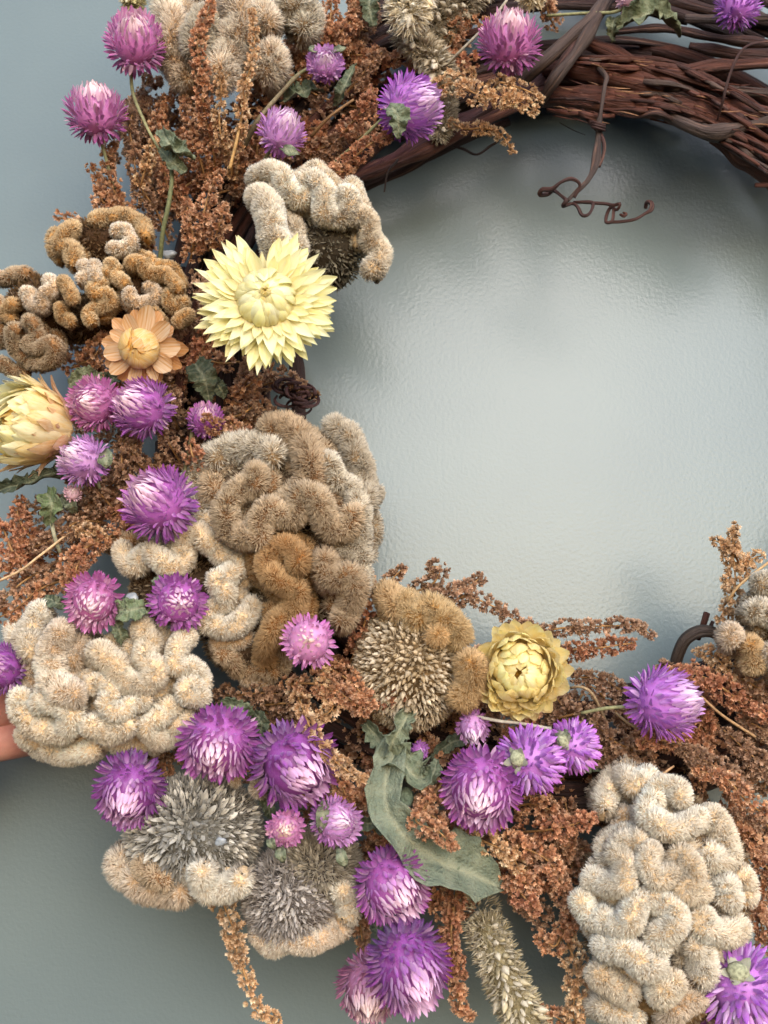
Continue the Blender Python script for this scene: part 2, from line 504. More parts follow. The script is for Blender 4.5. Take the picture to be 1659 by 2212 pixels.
# tangle left of the opening, loop and stub right of it
for k in range(10):
    cx, cy = RS.uniform(612, 665), RS.uniform(832, 880)
    t0 = RS.uniform(0, 6); R = RS.uniform(12, 24)
    q = [(cx + R * math.cos(t0 + a) * (1 + .1 * a), cy + R * .8 * math.sin(t0 + a), .05 + .004 * math.sin(a * 2 + t0), RS.uniform(2.8, 4.2)) for a in np.linspace(0, 6.5, 12)]
    vine(q, lin(74, 46, 46) * RS.uniform(.8, 1.3), 'tendril', 7, .05, 4)
vine([(1458, 1440, .04, 14), (1466, 1410, .044, 14), (1482, 1380, .047, 14), (1512, 1364, .048, 14), (1545, 1368, .046, 13), (1575, 1395, .04, 13)], lin(78, 66, 58), 'vine', 12, .08, 5)
vine([(1527, 1324, .04, 7), (1519, 1350, .04, 7), (1508, 1380, .035, 7)], BK1, 'vine', 8, .15, 5)
vine([(1540, 1342, .036, 4), (1528, 1370, .036, 5)], BK2, 'vine', 8, .15, 5)

# ------------------------------------------------------------------ landmarks for describing neighbours
LAND = []

# ------------------------------------------------------------------ globe amaranths
def bract_mesh(k, wid, keel, curl):
    st = [0, .22, .5, .74, .9]
    V, C = [], []
    for u in st:
        w = wid * (math.sin(math.pi * min(1, (u * .82 + .14))) ** .8)
        x = curl * u * u + .05 * math.sin(u * 3)
        V += [(x - keel * w, -w, u), (x + keel * .35 * w, 0, u), (x - keel * w, w, u)]
        C += [u * 1.35] * 3
    V.append((curl * 1.06, 0, 1.04)); C.append(1)
    F4, F3 = [], []
    for i in range(len(st) - 1):
        a = i * 3
        F4 += [(a, a + 1, a + 4, a + 3), (a + 1, a + 2, a + 5, a + 4)]
    a = (len(st) - 1) * 3
    F3 += [(a, a + 1, a + 3), (a + 1, a + 2, a + 3)]
    C = np.clip(np.array(C), 0, 1)[:, None] * np.ones(3)
    return V, F4, F3, C

def bract_set(mat, spec):
    out = []
    for k, (w, ke, cu) in enumerate(spec):
        V, F4, F3, C = bract_mesh(k, w, ke, cu)
        out.append(mk('bract', V, [np.array(F4), np.array(F3)], mat, col=C, link=False))
    return out
BR = bract_set(M_BRACT, [(.15, .5, .10), (.18, .5, .20), (.13, .6, .02), (.16, .4, .28)])
ico = None
def ball(seg=10, ring=7):
    V, F = [], []
    for i in range(ring + 1):
        t = math.pi * i / ring
        for j in range(seg):
            p = 2 * math.pi * j / seg
            V.append((math.sin(t) * math.cos(p), math.sin(t) * math.sin(p), math.cos(t)))
    for i in range(ring):
        for j in range(seg):
            F.append((i * seg + j, (i + 1) * seg + j, (i + 1) * seg + (j + 1) % seg, i * seg + (j + 1) % seg))
    return np.array(V, float), np.array(F)
BV, BF = ball()
CORE = mk('core', BV, BF, M_BRACT, col=np.ones((len(BV), 3)), link=False)

def leafy(name, pts, widths, color, parent=None, origin=None, cup=.3, twist=0.0, ragged=.1, curlside=0.0, nst=14, ncr=7, seed=None, label=None, group=None):
    """a leaf along pts (x, y, h) with half-widths in grid units"""
    seed = RS.random() * 30 if seed is None else seed
    a = np.array([(x, y, h, w) for (x, y, h), w in zip(pts, widths)])
    q = resample(a, 1.0)
    ii = np.linspace(0, len(q) - 1, nst).astype(int); q = q[ii]
    w = P(q[:, 0], q[:, 1], q[:, 2])
    T = nrm(np.gradient(w, axis=0))
    view = np.array([0, -1.0, 0.1])
    S = nrm(np.cross(T, view)); Nn = np.cross(S, T)
    tw = twist * np.linspace(-.5, .5, nst) + .25 * np.sin(np.arange(nst) * .9 + seed)
    S2 = S * np.cos(tw)[:, None] + Nn * np.sin(tw)[:, None]
    N2 = -S * np.sin(tw)[:, None] + Nn * np.cos(tw)[:, None]
    wd = np.maximum(q[:, 3], .6) * U(.05)
    V, C = [], []
    for i in range(nst):
        for j in range(ncr):
            u = (j / (ncr - 1)) * 2 - 1
            rg = 1 + (ragged * math.sin(i * 2.4 + seed + 3 * (u > 0)) + ragged * .7 * math.sin(i * 4.1 + 2 * seed)) * (abs(u) > .9)
            ang = cup * u * (1 + .5 * math.sin(i * .8 + seed)) + curlside * max(0, u) ** 2 * 2
            sx = math.sin(ang) / max(abs(ang), 1e-5) * abs(ang) if False else 0
            off = S2[i] * wd[i] * u * rg * math.cos(abs(u) * min(1.2, abs(cup) + abs(curlside) * (u > 0))) \
                + N2[i] * wd[i] * (abs(u) ** 1.5 * (cup + curlside * (u > 0)) + .16 * math.sin(i * 1.3 + u * 2 + seed) * abs(u) + .05 * math.sin(i * 3.3 + u * 9))
            off = off - N2[i] * wd[i] * .10 * (abs(u) < .1)
            V.append(w[i] + off); C.append(1 if abs(u) < .1 else (.35 if (i % 3 == 0) else 0))
    F = [(i * ncr + j, i * ncr + j + 1, (i + 1) * ncr + j + 1, (i + 1) * ncr + j) for i in range(nst - 1) for j in range(ncr - 1)]
    V = np.array(V); C = np.array(C)[:, None] * np.ones(3)
    V = V + np.array([0, -1, 0]) * (.0011 * noise(V, 420, seed) + .0006 * noise(V, 1100, seed + 3))[:, None] + np.array([1, 0, 1]) * (.0003 * noise(V, 700, seed + 9))[:, None]
    org = origin if origin is not None else V.mean(0)
    o = mk(name, V, np.array(F), M_LEAF, parent, org, C)
    o.color = (*[float(v) * .72 for v in color], 1)
    md = o.modifiers.new('thick', 'SOLIDIFY'); md.thickness = .0002; md.offset = 0
    if parent is None:
        o['label'] = label; o['category'] = 'leaf'
        if group: o['group'] = group
    return o

def stem(parent, org, pts, r0, r1, color, name='stem', hair=False):
    q = resample(np.array(pts, float), 8)
    w = P(q[:, 0], q[:, 1], q[:, 2])
    V, F = tube(w, np.linspace(r0, r1, len(w)) * U(.06), 7, .08, RS.random() * 9, 300)
    return mk(name, V, F, M_STEM, parent, org, color[None, :] * (1 + .15 * noise(V, 400, 2))[:, None])

PAL = {'mag': (lin(246, 216, 218), lin(200, 112, 176), lin(150, 52, 132)),
       'pur': (lin(246, 212, 224), lin(178, 84, 178), lin(116, 28, 130)),
       'dee': (lin(238, 196, 222), lin(148, 52, 158), lin(84, 16, 114)),
       'lil': (lin(244, 222, 234), lin(204, 144, 206), lin(160, 84, 172)),
       'vio': (lin(236, 204, 234), lin(190, 108, 206), lin(146, 56, 172)),
       'pin': (lin(248, 220, 200), lin(218, 146, 198), lin(190, 92, 180)),
       'mau': (lin(244, 216, 210), lin(180, 110, 150), lin(132, 58, 104)),
       'pal': (lin(248, 228, 222), lin(232, 190, 198), lin(214, 166, 178))}
GREY_GREEN = lin(112, 120, 92)

def globe(x, y, h, r, ax, ay, pal, label, n=None, stempts=None, sep=(), back=False, short=False):
    """ax, ay: where the pale tip sits off the centre, in radii"""
    c = P(x, y, h); u = U(h); R = r * u * 1.05
    t = thing('globe_amaranth', label, 'flower', c, 'globe amaranth flowers in the wreath')
    rr = ax * ax + ay * ay
    k = math.sqrt(max(.0, 1 - min(rr, 1)))
    if back: k = -k
    axis = nrm(np.array([ax, -k, -ay]) if rr <= 1 else np.array([ax, 0.05, -ay]))
    e1 = nrm(np.cross(axis, [0.2, 0.1, 1.0])); e2 = np.cross(axis, e1)
    ap, mid, deep = PAL[pal]
    n = n or int(100 + 230 * min(1, r / 78))
    Mx = Matrix.Identity(4)
    inst('core', CORE, t, Matrix.Diagonal((R * .70, R * .70, R * .70, 1)), mid * .9)
    rs = random.Random(int(x * 7 + y))
    thmax = math.radians(158)
    wilt = rs.uniform(0, 14); sq = rs.uniform(-.12, .16); sqv = nrm(np.array([rs.uniform(-1, 1), 0, rs.uniform(-1, 1)])); wdir = nrm(np.array([rs.uniform(-1, 1) for _ in range(3)]))
    for i in range(n):
        f = (i + .5) / n
        th = math.acos(1 - f * (1 - math.cos(thmax)))
        phi = i * 2.39996 + rs.uniform(-.22, .22)
        rad = math.cos(th) * axis + math.sin(th) * (math.cos(phi) * e1 + math.sin(phi) * e2)
        toap = nrm(axis - np.dot(axis, rad) * rad)
        a = math.radians(np.interp(math.degrees(th), [0, 15, 40, 80, 120, 158], [24, 56, 66, 58, 42, 4]) + rs.uniform(-11, 11))
        a -= math.radians(wilt) * max(0, float(np.dot(rad, wdir))) * 2
        d = nrm(rad * math.cos(a) + toap * math.sin(a) + .07 * np.array([rs.uniform(-1, 1) for _ in range(3)]))
        L = R * np.interp(math.degrees(th), [0, 30, 70, 120, 158], [.28, .34, .35, .36, .38]) * rs.uniform(.85, 1.15)
        b0 = rad * R * np.interp(math.degrees(th), [0, 40, 90, 158], [.74, .75, .73, .60])
        b0 = b0 - sqv * np.dot(b0, sqv) * sq
        wv = rs.uniform(.85, 1.2) * (1.35 if r < 50 else 1.0)
        tt = th / math.pi
        cc = ap * (1 - sm(.12, .40, tt)) + mid * sm(.12, .40, tt)
        cc = cc * (1 - sm(.36, .74, tt)) + deep * sm(.36, .74, tt)
        cc = cc * rs.uniform(.78, 1.16)
        if rs.random() < .08: cc = cc * .5 + ap * .5
        inst('bract', BR[rs.randrange(4)], t, frame(d, rad + 1e-4, b0, (L, L * wv, L)), np.clip(cc, 0, 1))
    # yellow-white floret flecks between the bracts
    for (dx, dy, L, w, ang) in sep:
        px, py = x + dx, y + dy
        leafy('sepal', [(px, py, h + .002), (px + L * .5 * math.cos(ang), py + L * .5 * math.sin(ang), h + .006), (px + L * math.cos(ang), py + L * math.sin(ang), h + .004)],
              (w * .5, w, w * .2), GREY_GREEN * rs.uniform(.8, 1.1), t, c, .3, .3, .05, 0, 8, 5)
    if back:                                             # seen from its heel: calyx and stub of stem
        W = np.stack([BV[:, 0] * .24, BV[:, 1] * .24, BV[:, 2] * .24], 1) * R * (1 + .25 * noise(BV, 4, x))[:, None]
        mk('calyx', W + c - axis * R * .66, BF, M_BASE, t, c, np.ones((len(BV), 3)) * lin(150, 150, 122))
        for k in range(5):
            a = k * 1.257 + x
            o2 = math.cos(a) * e1 + math.sin(a) * e2
            inst('sepal', BR[k % 4], t, frame(nrm(o2 - axis * .25), -axis, -axis * R * .62, (R * .42, R * .8, R * .42)), lin(150, 154, 120))
    if stempts:
        stem(t, c, [(x - ax * r * .5, y - ay * r * .5, h - .002)] + stempts, 4.2, 3.6, lin(134, 132, 96))
    LAND.append((x, y, label))
    return t

G = [
 (292, 92, .07, 70, .12, -.30, 'mag', 'pink-magenta globe flower highest at the upper left, pale top', dict(stempts=[(285, 190, .062), (315, 270, .06), (345, 325, .06)])),
 (207, 247, .066, 69, .05, -.72, 'mag', 'round purple globe flower standing alone against the door, cream crown', dict(stempts=[(222, 318, .06), (245, 400, .05), (265, 450, .03)])),
 (703, 138, .07, 44, .05, .15, 'lil', 'small lilac globe flower beside the dark green leaves near the top', dict(stempts=[(645, 160, .064), (600, 210, .06), (550, 265, .05)], sep=((15, -28, 30, 10, -.3), (-20, -22, 22, 9, -2.2)))),
 (885, 232, .072, 76, .80, .05, 'vio', 'side-facing violet globe flower with grey leaf folded across it', dict(stempts=[(820, 262, .066), (770, 310, .06), (722, 350, .05)])),
 (608, 287, .068, 57, .45, -.45, 'lil', 'lilac globe flower above the ruffled cream cockscomb', dict(stempts=[(580, 330, .06), (555, 372, .05)], sep=((0, 32, 40, 12, .3),))),
 (1100, 92, .072, 75, .0, -.52, 'mag', 'magenta globe flower next to the bare grey vines at the top', {}),
 (1592, 14, .06, 56, .35, -.55, 'vio', 'violet globe flower cut by the top frame above the bare vines', {}),
 (1372, -8, .06, 46, .0, -.3, 'pal', 'pale pink globe flower on a crumpled green leaf at the top', dict(stempts=[(1330, 25, .058), (1270, 28, .054), (1180, 34, .05)])),
 (205, 872, .066, 60, -.28, .2, 'mag', 'magenta globe flower with pink boss, left one of the touching pair', {}),
 (310, 882, .07, 66, -.55, -.15, 'pur', 'frayed purple globe flower, right one of the touching pair', {}),
 (445, 908, .06, 40, .1, -.5, 'pur', 'small purple globe flower half buried in rust sprays', {}),
 (182, 995, .068, 58, -.55, -.2, 'lil', 'lilac globe flower tucked below the large cream strawflower', dict(sep=((42, -22, 40, 17, 1.35),), stempts=[(215, 1055, .06)])),
 (345, 1088, .075, 80, -.48, -.30, 'pur', 'large purple globe flower against the brown cockscomb, pale left side', {}),
 (203, 1298, .075, 62, .08, .42, 'mag', 'magenta globe flower left of the small square leaf, white boss', {}),
 (385, 1300, .075, 62, .28, .16, 'pur', 'purple globe flower right of the small square leaf, loose petals', dict(stempts=[(320, 1305, .07), (280, 1320, .065)])),
 (667, 1385, .082, 60, .02, .04, 'pin', 'star-shaped pink globe flower facing straight out, peach centre', dict(n=150)),
 (6, 1445, .066, 54, -.4, -.2, 'dee', 'deep purple globe flower cut by the left frame edge', {}),
 (472, 1605, .078, 84, .0, .52, 'pur', 'large purple globe flower under the cream cockscomb, pale lower boss', {}),
 (636, 1650, .076, 88, .52, .42, 'dee', 'largest deep purple globe flower beside the rust spray and wilted leaf', {}),
 (280, 1706, .07, 78, -.02, .55, 'dee', 'deep violet globe flower at the lower left against the door', {}),
 (617, 1790, .074, 40, .0, .1, 'pin', 'small pink globe bud in front of the grey seed heads', dict(sep=((-14, 40, 34, 12, 1.3), (-36, 20, 28, 10, 1.2)))),
 (726, 1775, .072, 54, .50, -.05, 'lil', 'sideways lilac globe flower with grey sepals, facing right', dict(sep=((-25, -45, 70, 13, 1.7), (5, 55, 46, 12, 1.2)))),
 (848, 1912, .072, 76, .35, .42, 'pur', 'purple globe flower just below the long wilted leaf', dict(stempts=[(815, 1990, .06), (820, 2040, .05)])),
 (882, 2085, .076, 90, .38, .55, 'dee', 'big deep purple globe flower near the bottom, pale lower right', {}),
 (800, 2130, .064, 68, -.05, .62, 'mau', 'dusty mauve globe flower behind the big purple one at the bottom', {}),
 (1040, 1702, .076, 86, -.20, .46, 'pur', 'large magenta-purple globe flower left of the trio, white boss', {}),
 (1145, 1642, .074, 70, .62, .05, 'vio', 'violet globe flower seen from behind, middle of the trio', dict(back=True, stempts=[(1130, 1610, .068), (1150, 1580, .066), (1190, 1572, .062)])),
 (1236, 1612, .07, 58, .60, .25, 'vio', 'violet globe flower with dark sepal, right of the trio', dict(back=True, sep=((-30, -35, 44, 16, .9),))),
 (1432, 1518, .072, 76, .80, -.10, 'vio', 'lone violet globe flower on a stem at right, facing right', dict(stempts=[(1370, 1526, .068), (1310, 1530, .066), (1255, 1541, .062)])),
 (1022, 1570, .064, 38, .05, .75, 'lil', 'small lilac globe flower wedged under the tan seed head', dict(n=120)),
 (1600, 2130, .07, 84, .30, .60, 'vio', 'bluish violet globe flower at the lower right corner', dict(back=True)),
 (1535, 2225, .055, 48, -.3, -.2, 'dee', 'dark purple globe flower barely showing at the bottom edge', dict(n=120)),
 (905, 1622, .05, 22, .3, .2, 'vio', 'tiny violet globe flower hidden behind the wilted leaf', dict(n=90)),
 (157, 1066, .062, 20, .4, -.4, 'pal', 'tiny white globe bud beside the mottled green leaf', dict(n=90)),
]
for g in G:
    globe(*g[:8], **g[8])

# ------------------------------------------------------------------ cockscombs (crested celosia)
def fold_geo(pts, r, hfun, cr, ct, fuzz, seed, dens=5.0, deep=1.0):
    """a ruffle of the comb: tube plus its nap. returns two mesh datas"""
    p = np.array(pts, float)
    q = resample(p, 4.0)
    rg = np.random.default_rng(seed)
    tq = nrm(np.gradient(q, axis=0)); Lq = np.arange(len(q)) * 4.0
    wv = (np.sin(Lq / (r * .36) + seed) * .085 * r + np.sin(Lq / (r * .21) + 2 * seed) * .05 * r) * np.clip(np.minimum(Lq, Lq[::-1]) / r, 0, 1)
    q = q + np.stack([-tq[:, 1], tq[:, 0]], 1) * wv[:, None]
    hh = hfun(q[:, 0], q[:, 1]) + .0016 * np.sin(np.arange(len(q)) * .16 + seed)
    w = P(q[:, 0], q[:, 1], hh)
    L = np.concatenate([[0], np.cumsum(np.linalg.norm(np.diff(q, axis=0), axis=1))])
    s = np.minimum(L, L[-1] - L)
    body = r * (.74 if fuzz < 19 else .72)
    rr = body * np.sqrt(np.clip(1 - (1 - np.clip(s / body, 0, 1)) ** 2, .02, 1))
    rr = rr * (1 + .06 * np.sin(L / 13.0 + seed) + .035 * np.sin(L / 5.3 + 2 * seed))
    u = U(float(np.mean(hh)))
    R = rr * u
    T = nrm(np.gradient(w, axis=0))
    V0 = nrm(CAM * 0 + np.array([0, -1, -.05]))
    S = nrm(np.cross(T, V0)); Nn = nrm(np.cross(S, T)); Nn = np.where(Nn[:, 1:2] > 0, -Nn, Nn)
    seg = 14
    ph = np.linspace(0, 2 * np.pi, seg, endpoint=False)
    cs, sn = np.cos(ph), np.sin(ph)
    dz = np.where(sn < 0, 2.6 * deep, 1.0)
    V = w[:, None, :] + R[:, None, None] * (cs[None, :, None] * S[:, None, :] + (sn * dz)[None, :, None] * Nn[:, None, :])
    n = len(w)
    i = np.arange(n - 1)[:, None] * seg; j = np.arange(seg)[None, :]; j2 = (j + 1) % seg
    F = np.stack([i + j, i + j2, i + seg + j2, i + seg + j], -1).reshape(-1, 4)
    V = V.reshape(-1, 3)
    col = cr[None, :] * (1 + .25 * noise(V, 500, seed))[:, None]
    # nap
    area = L[-1] * 2 * np.pi * body * 1.1
    m = int(area / dens * 1.75)
    cum = np.concatenate([[0], np.cumsum(R[1:])]); 
    k = np.interp(rg.random(m) * cum[-1], cum, np.arange(n))
    k0 = np.clip(k.astype(int), 0, n - 2); f = (k - k0)[:, None]
    lerp = lambda A: A[k0] * (1 - f) + A[k0 + 1] * f
    c = lerp(w); Ti = nrm(lerp(T)); Si = nrm(lerp(S)); Ni = nrm(lerp(Nn)); Ri = (R[k0] * (1 - f[:, 0]) + R[k0 + 1] * f[:, 0])
    dr = ((R[k0 + 1] - R[k0]) / np.maximum(np.linalg.norm(w[k0 + 1] - w[k0], axis=1), 1e-9))
    phi = rg.uniform(-1.15, np.pi + 1.15, m)
    d2 = np.where(np.sin(phi) < 0, 2.6 * deep, 1.0)
    pos = c + Ri[:, None] * (np.cos(phi)[:, None] * Si + (np.sin(phi) * d2)[:, None] * Ni)
    nr = nrm(np.cos(phi)[:, None] * Si + (np.sin(phi) / d2)[:, None] * Ni - np.clip(dr, -2, 2)[:, None] * Ti)
    clump = nrm(np.stack([noise(pos, 900, a + seed) for a in (1, 2, 3)], 1))
    d = nrm(nr + .20 * rg.normal(size=(m, 3)) + .16 * clump + np.array([0, -.05, -.05]))
    ln = min(fuzz, r * (.38 if fuzz < 19 else .52)) * u * (.65 + .5 * rg.random(m)) * (1 + .25 * noise(pos, 600, seed + 5))
    side = nrm(np.cross(d, rg.normal(size=(m, 3))))
    wd = u * .85 * (.7 + .6 * rg.random(m))
    a = pos - side * wd[:, None] - nr * (.1 * ln)[:, None]; b = pos + side * wd[:, None] - nr * (.1 * ln)[:, None]
    bend = nrm(d + .15 * clump)
    mid = pos + d * (ln * .55)[:, None]
    tip = mid + bend * (ln * .45)[:, None]
    a2 = mid - side * (wd * .8)[:, None]; b2 = mid + side * (wd * .8)[:, None]
    gn = np.cross(b - a, tip - a)
    fl = (np.sum(gn * (nr * .4 + np.array([0, -1.0, 0])), 1) < 0)
    a, b = np.where(fl[:, None], b, a), np.where(fl[:, None], a, b)
    a2, b2 = np.where(fl[:, None], b2, a2), np.where(fl[:, None], a2, b2)
    HV = np.stack([a, b, b2, a2, tip], 1).reshape(-1, 3)
    id0 = np.arange(m)[:, None] * 5
    HF4 = id0 + np.array([[0, 1, 2, 3]]); HF3 = id0 + np.array([[3, 2, 4]])
    HN = np.repeat(nrm(.8 * nr + .34 * rg.normal(size=(m, 3)) + np.array([0, -.5, 0])), 5, 0)
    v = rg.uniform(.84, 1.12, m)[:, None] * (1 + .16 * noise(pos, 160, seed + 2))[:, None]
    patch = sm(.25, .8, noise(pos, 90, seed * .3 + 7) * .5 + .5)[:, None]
    low = sm(.35, -.6, np.sin(phi))[:, None]; crr = cr * (1 - low) + lin(128, 100, 74) * low; ctt = ct * (1 - patch * .34) + cr * patch * .34; ctt = ctt * (1 - low * .4) + crr * low * .4  # brown root colour low on the fold, also painting the valleys' shade darker
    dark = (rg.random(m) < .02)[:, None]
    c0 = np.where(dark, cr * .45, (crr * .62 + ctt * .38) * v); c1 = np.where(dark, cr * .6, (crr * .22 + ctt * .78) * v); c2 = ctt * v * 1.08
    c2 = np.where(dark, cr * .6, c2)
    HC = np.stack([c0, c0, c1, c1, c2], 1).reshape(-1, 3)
    return (V, F, col), (HV, [HF4, HF3], HC, HN)

def ellip_body(parent, org, x, y, h, rx, ry, rh, c, name='seed_head', seed=0):
    V, F = ball(28, 18)
    u = U(h)
    V = V * (1 + .10 * noise(V, 3, seed) + .05 * noise(V, 8, seed + 2))[:, None]
    X = P(x, y, h) + np.stack([V[:, 0] * rx * u, V[:, 1] * rh, V[:, 2] * ry * u], 1)
    return mk(name, X, F, M_BASE, parent, org, c[None, :] * (1 + .4 * noise(X, 700, seed))[:, None])

def bristles(parent, org, bodies, c0, c1, ln, n, seed, wmul=1.0, name='bristle'):
    """short chaffy bristles over the seed head"""
    rg = np.random.default_rng(seed)
    HV, HC = [], []
    for (x, y, h, rx, ry, rh) in bodies:
        u = U(h); v = nrm(rg.normal(size=(n, 3))); v[:, 1] = -np.abs(v[:, 1]) + .25; v = nrm(v)
        pos = P(x, y, h) + np.stack([v[:, 0] * rx * u, v[:, 1] * rh, v[:, 2] * ry * u], 1)
        nr = nrm(np.stack([v[:, 0] / rx, v[:, 1] / (rh / u), v[:, 2] / ry], 1))
        d = nrm(nr + .5 * rg.normal(size=(n, 3)) + .5 * v * np.array([1, 0, 1]))
        L = ln * u * rg.uniform(.6, 1.3, n); side = nrm(np.cross(d, rg.normal(size=(n, 3)))); wd = u * 2.2 * wmul * rg.uniform(.6, 1.3, n)
        a = pos - side * wd[:, None] * .5; b = pos + side * wd[:, None] * .5
        m = pos + d * L[:, None] * .45; a2 = m - side * wd[:, None]; b2 = m + side * wd[:, None]; t = pos + d * L[:, None]
        HV.append(np.stack([a, b, b2, a2, t], 1).reshape(-1, 3))
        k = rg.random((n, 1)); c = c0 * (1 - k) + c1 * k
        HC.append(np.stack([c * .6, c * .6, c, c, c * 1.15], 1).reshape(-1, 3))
    HV = np.vstack(HV); HC = np.vstack(HC); m = len(HV) // 5
    id0 = np.arange(m)[:, None] * 5
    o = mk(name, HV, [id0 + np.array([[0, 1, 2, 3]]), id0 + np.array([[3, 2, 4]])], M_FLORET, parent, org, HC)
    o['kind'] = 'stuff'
    return o

CR_TAN = (lin(200, 168, 132), lin(250, 236, 218))
CR_CRM = (lin(218, 190, 152), lin(255, 247, 232))
CR_BRN = (lin(140, 104, 70), lin(228, 206, 176))
CR_RUS = (lin(150, 104, 60), lin(216, 180, 134))
CR_GRY = (lin(152, 128, 98), lin(240, 230, 212))
CR_OCH = (lin(180, 136, 84), lin(238, 212, 172))

def cockscomb(label, cx, cy, rx, ry, h0, bulge, folds, bodies, fuzz=17, bc=lin(86, 66, 48), dens=5.0, brn=2500, bcol=None, deep=1.0):
    org = P(cx, cy, h0)
    t = thing('cockscomb', label, 'flower', org, 'dried cockscomb flowers in the wreath')
    hf = lambda x, y: h0 + bulge * np.sqrt(np.clip(1 - ((x - cx) / rx) ** 2 - ((y - cy) / ry) ** 2, 0, 1))
    full = []
    for k, (r, cols, pts, *dh) in enumerate(folds):
        full.append((r, cols, pts, *dh))
        if len(pts) < 4 or (dh and dh[0] < -.005): continue
        q = resample(np.array(pts, float), 6.0)
        tq = nrm(np.gradient(q, axis=0)); nq = np.stack([-tq[:, 1], tq[:, 0]], 1)
        for sd in (-1, 1):
            o2 = q + nq * sd * r * .95 + nq * (np.sin(np.arange(len(q)) * 6 / (r * .6) + k) * r * .28)[:, None]
            inn = (((o2[:, 0] - cx) / rx) ** 2 + ((o2[:, 1] - cy) / ry) ** 2) < .62
            if inn.sum() > 6:
                o2 = o2[inn][::3]
                if np.max(np.linalg.norm(np.diff(o2, axis=0), axis=1)) < r * 2.2:
                    full.append((r * .8, (cols[0] * .86, cols[1] * .9), [tuple(a) for a in o2], (dh[0] if dh else 0) - .0085))  # lower filler folds get darker tints: crease shade put into their colour
    for k, (r, cols, pts, *dh) in enumerate(full):
        e = dh[0] if dh else ((k * 37) % 5 - 2) * .0008
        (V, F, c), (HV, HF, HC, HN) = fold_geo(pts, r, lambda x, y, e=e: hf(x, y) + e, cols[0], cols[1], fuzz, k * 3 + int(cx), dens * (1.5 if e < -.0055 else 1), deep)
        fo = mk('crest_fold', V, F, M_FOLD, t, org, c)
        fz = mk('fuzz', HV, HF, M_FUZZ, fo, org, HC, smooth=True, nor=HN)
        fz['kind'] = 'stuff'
    bl = []
    for k, (x, y, h, bx, by, bh) in enumerate(bodies):
        if brn: bx *= .84; by *= .84
        ellip_body(t, org, x, y, h, bx, by, bh, bc, 'seed_head', k)
        bl.append((x, y, h, bx, by, bh))
    if bl and brn:
        c0, c1 = bcol or (lin(110, 88, 64), lin(190, 168, 138))
        bristles(t, org, bl, c0, c1, 13, brn, int(cy))
    LAND.append((cx, cy, label))
    return t

cockscomb('furry tan cockscomb at the top left, rust sprays crossing it', 500, 60, 190, 170, .05, .018, [
  (36, CR_TAN, [(345, -20), (372, 40), (366, 110), (396, 160), (420, 180)]),
  (38, CR_GRY, [(445, 20), (432, 80), (412, 125)]),
  (38, CR_TAN, [(500, -10), (522, 45), (500, 100), (478, 150), (500, 188)]),
  (42, CR_TAN, [(572, 95), (584, 140), (560, 172)]),
  (36, CR_GRY, [(600, 5), (650, 15), (664, 50), (640, 72)]),
  (36, CR_TAN, [(556, 15), (590, 62)]),
  (40, CR_TAN, [(400, -45), (520, -55), (640, -35)])],
  [(500, 60, .045, 130, 120, .016)], fuzz=30, dens=6)

cockscomb('ochre cockscomb of many small tight curls at the left edge', 215, 630, 260, 190, .046, .018, [
  (21, CR_OCH, [(193, 480), (213, 474), (253, 467), (300, 480), (316, 513)]),
  (18, CR_TAN, [(240, 503), (267, 497), (283, 520), (260, 540), (233, 527)]),
  (23, CR_OCH, [(172, 492), (147, 500), (133, 527), (158, 547), (160, 577)]),
  (18, CR_TAN, [(173, 566), (190, 592), (167, 610)]),
  (18, CR_TAN, [(207, 566), (203, 592), (214, 612)]),
  (19, CR_OCH, [(235, 560), (240, 585), (222, 600)]),
  (18, CR_OCH, [(233, 613), (213, 614), (200, 630), (230, 636), (240, 653), (213, 663), (190, 680), (200, 700)]),
  (17, CR_OCH, [(133, 600), (150, 630), (163, 655)]),
  (17, CR_OCH, [(130, 653), (133, 680), (160, 702)]),
  (18, CR_TAN, [(100, 598), (116, 620), (93, 640), (87, 663), (67, 656), (67, 636), (44, 633)]),
  (17, CR_OCH, [(37, 650), (20, 663), (15, 682), (33, 690)]),
  (18, CR_BRN, [(50, 690), (73, 700), (80, 730), (62, 742), (77, 754), (107, 740), (119, 758), (100, 782), (67, 782), (40, 762), (27, 740), (30, 713), (45, 715)]),
  (18, CR_BRN, [(-10, 780), (8, 788), (33, 800), (64, 805)]),
  (16, CR_BRN, [(60, 715), (50, 735)]),
  (18, CR_OCH, [(273, 573), (300, 566), (320, 592), (353, 592), (377, 610), (388, 632)]),
  (17, CR_OCH, [(253, 573), (253, 600), (275, 614)]),
  (17, CR_TAN, [(283, 622), (280, 643), (300, 655), (327, 650), (334, 628), (310, 616)]),
  (18, CR_OCH, [(363, 626), (367, 653), (382, 665), (402, 642)]),
  (17, CR_OCH, [(320, 670), (340, 682), (353, 704)]),
  (17, CR_OCH, [(377, 704), (393, 688), (417, 676)]),
  (19, CR_BRN, [(-15, 606), (15, 598), (40, 593), (64, 588)], -.01),
  (18, CR_BRN, [(-5, 640), (0, 700), (8, 750)], -.006)],
  [(220, 540, .042, 85, 70, .016), (95, 680, .04, 95, 95, .014), (330, 640, .042, 80, 65, .014), (200, 690, .036, 110, 60, .008)],
  fuzz=10, dens=4.0, bc=lin(70, 50, 34), bcol=(lin(80, 60, 40), lin(140, 110, 76)), brn=1800)

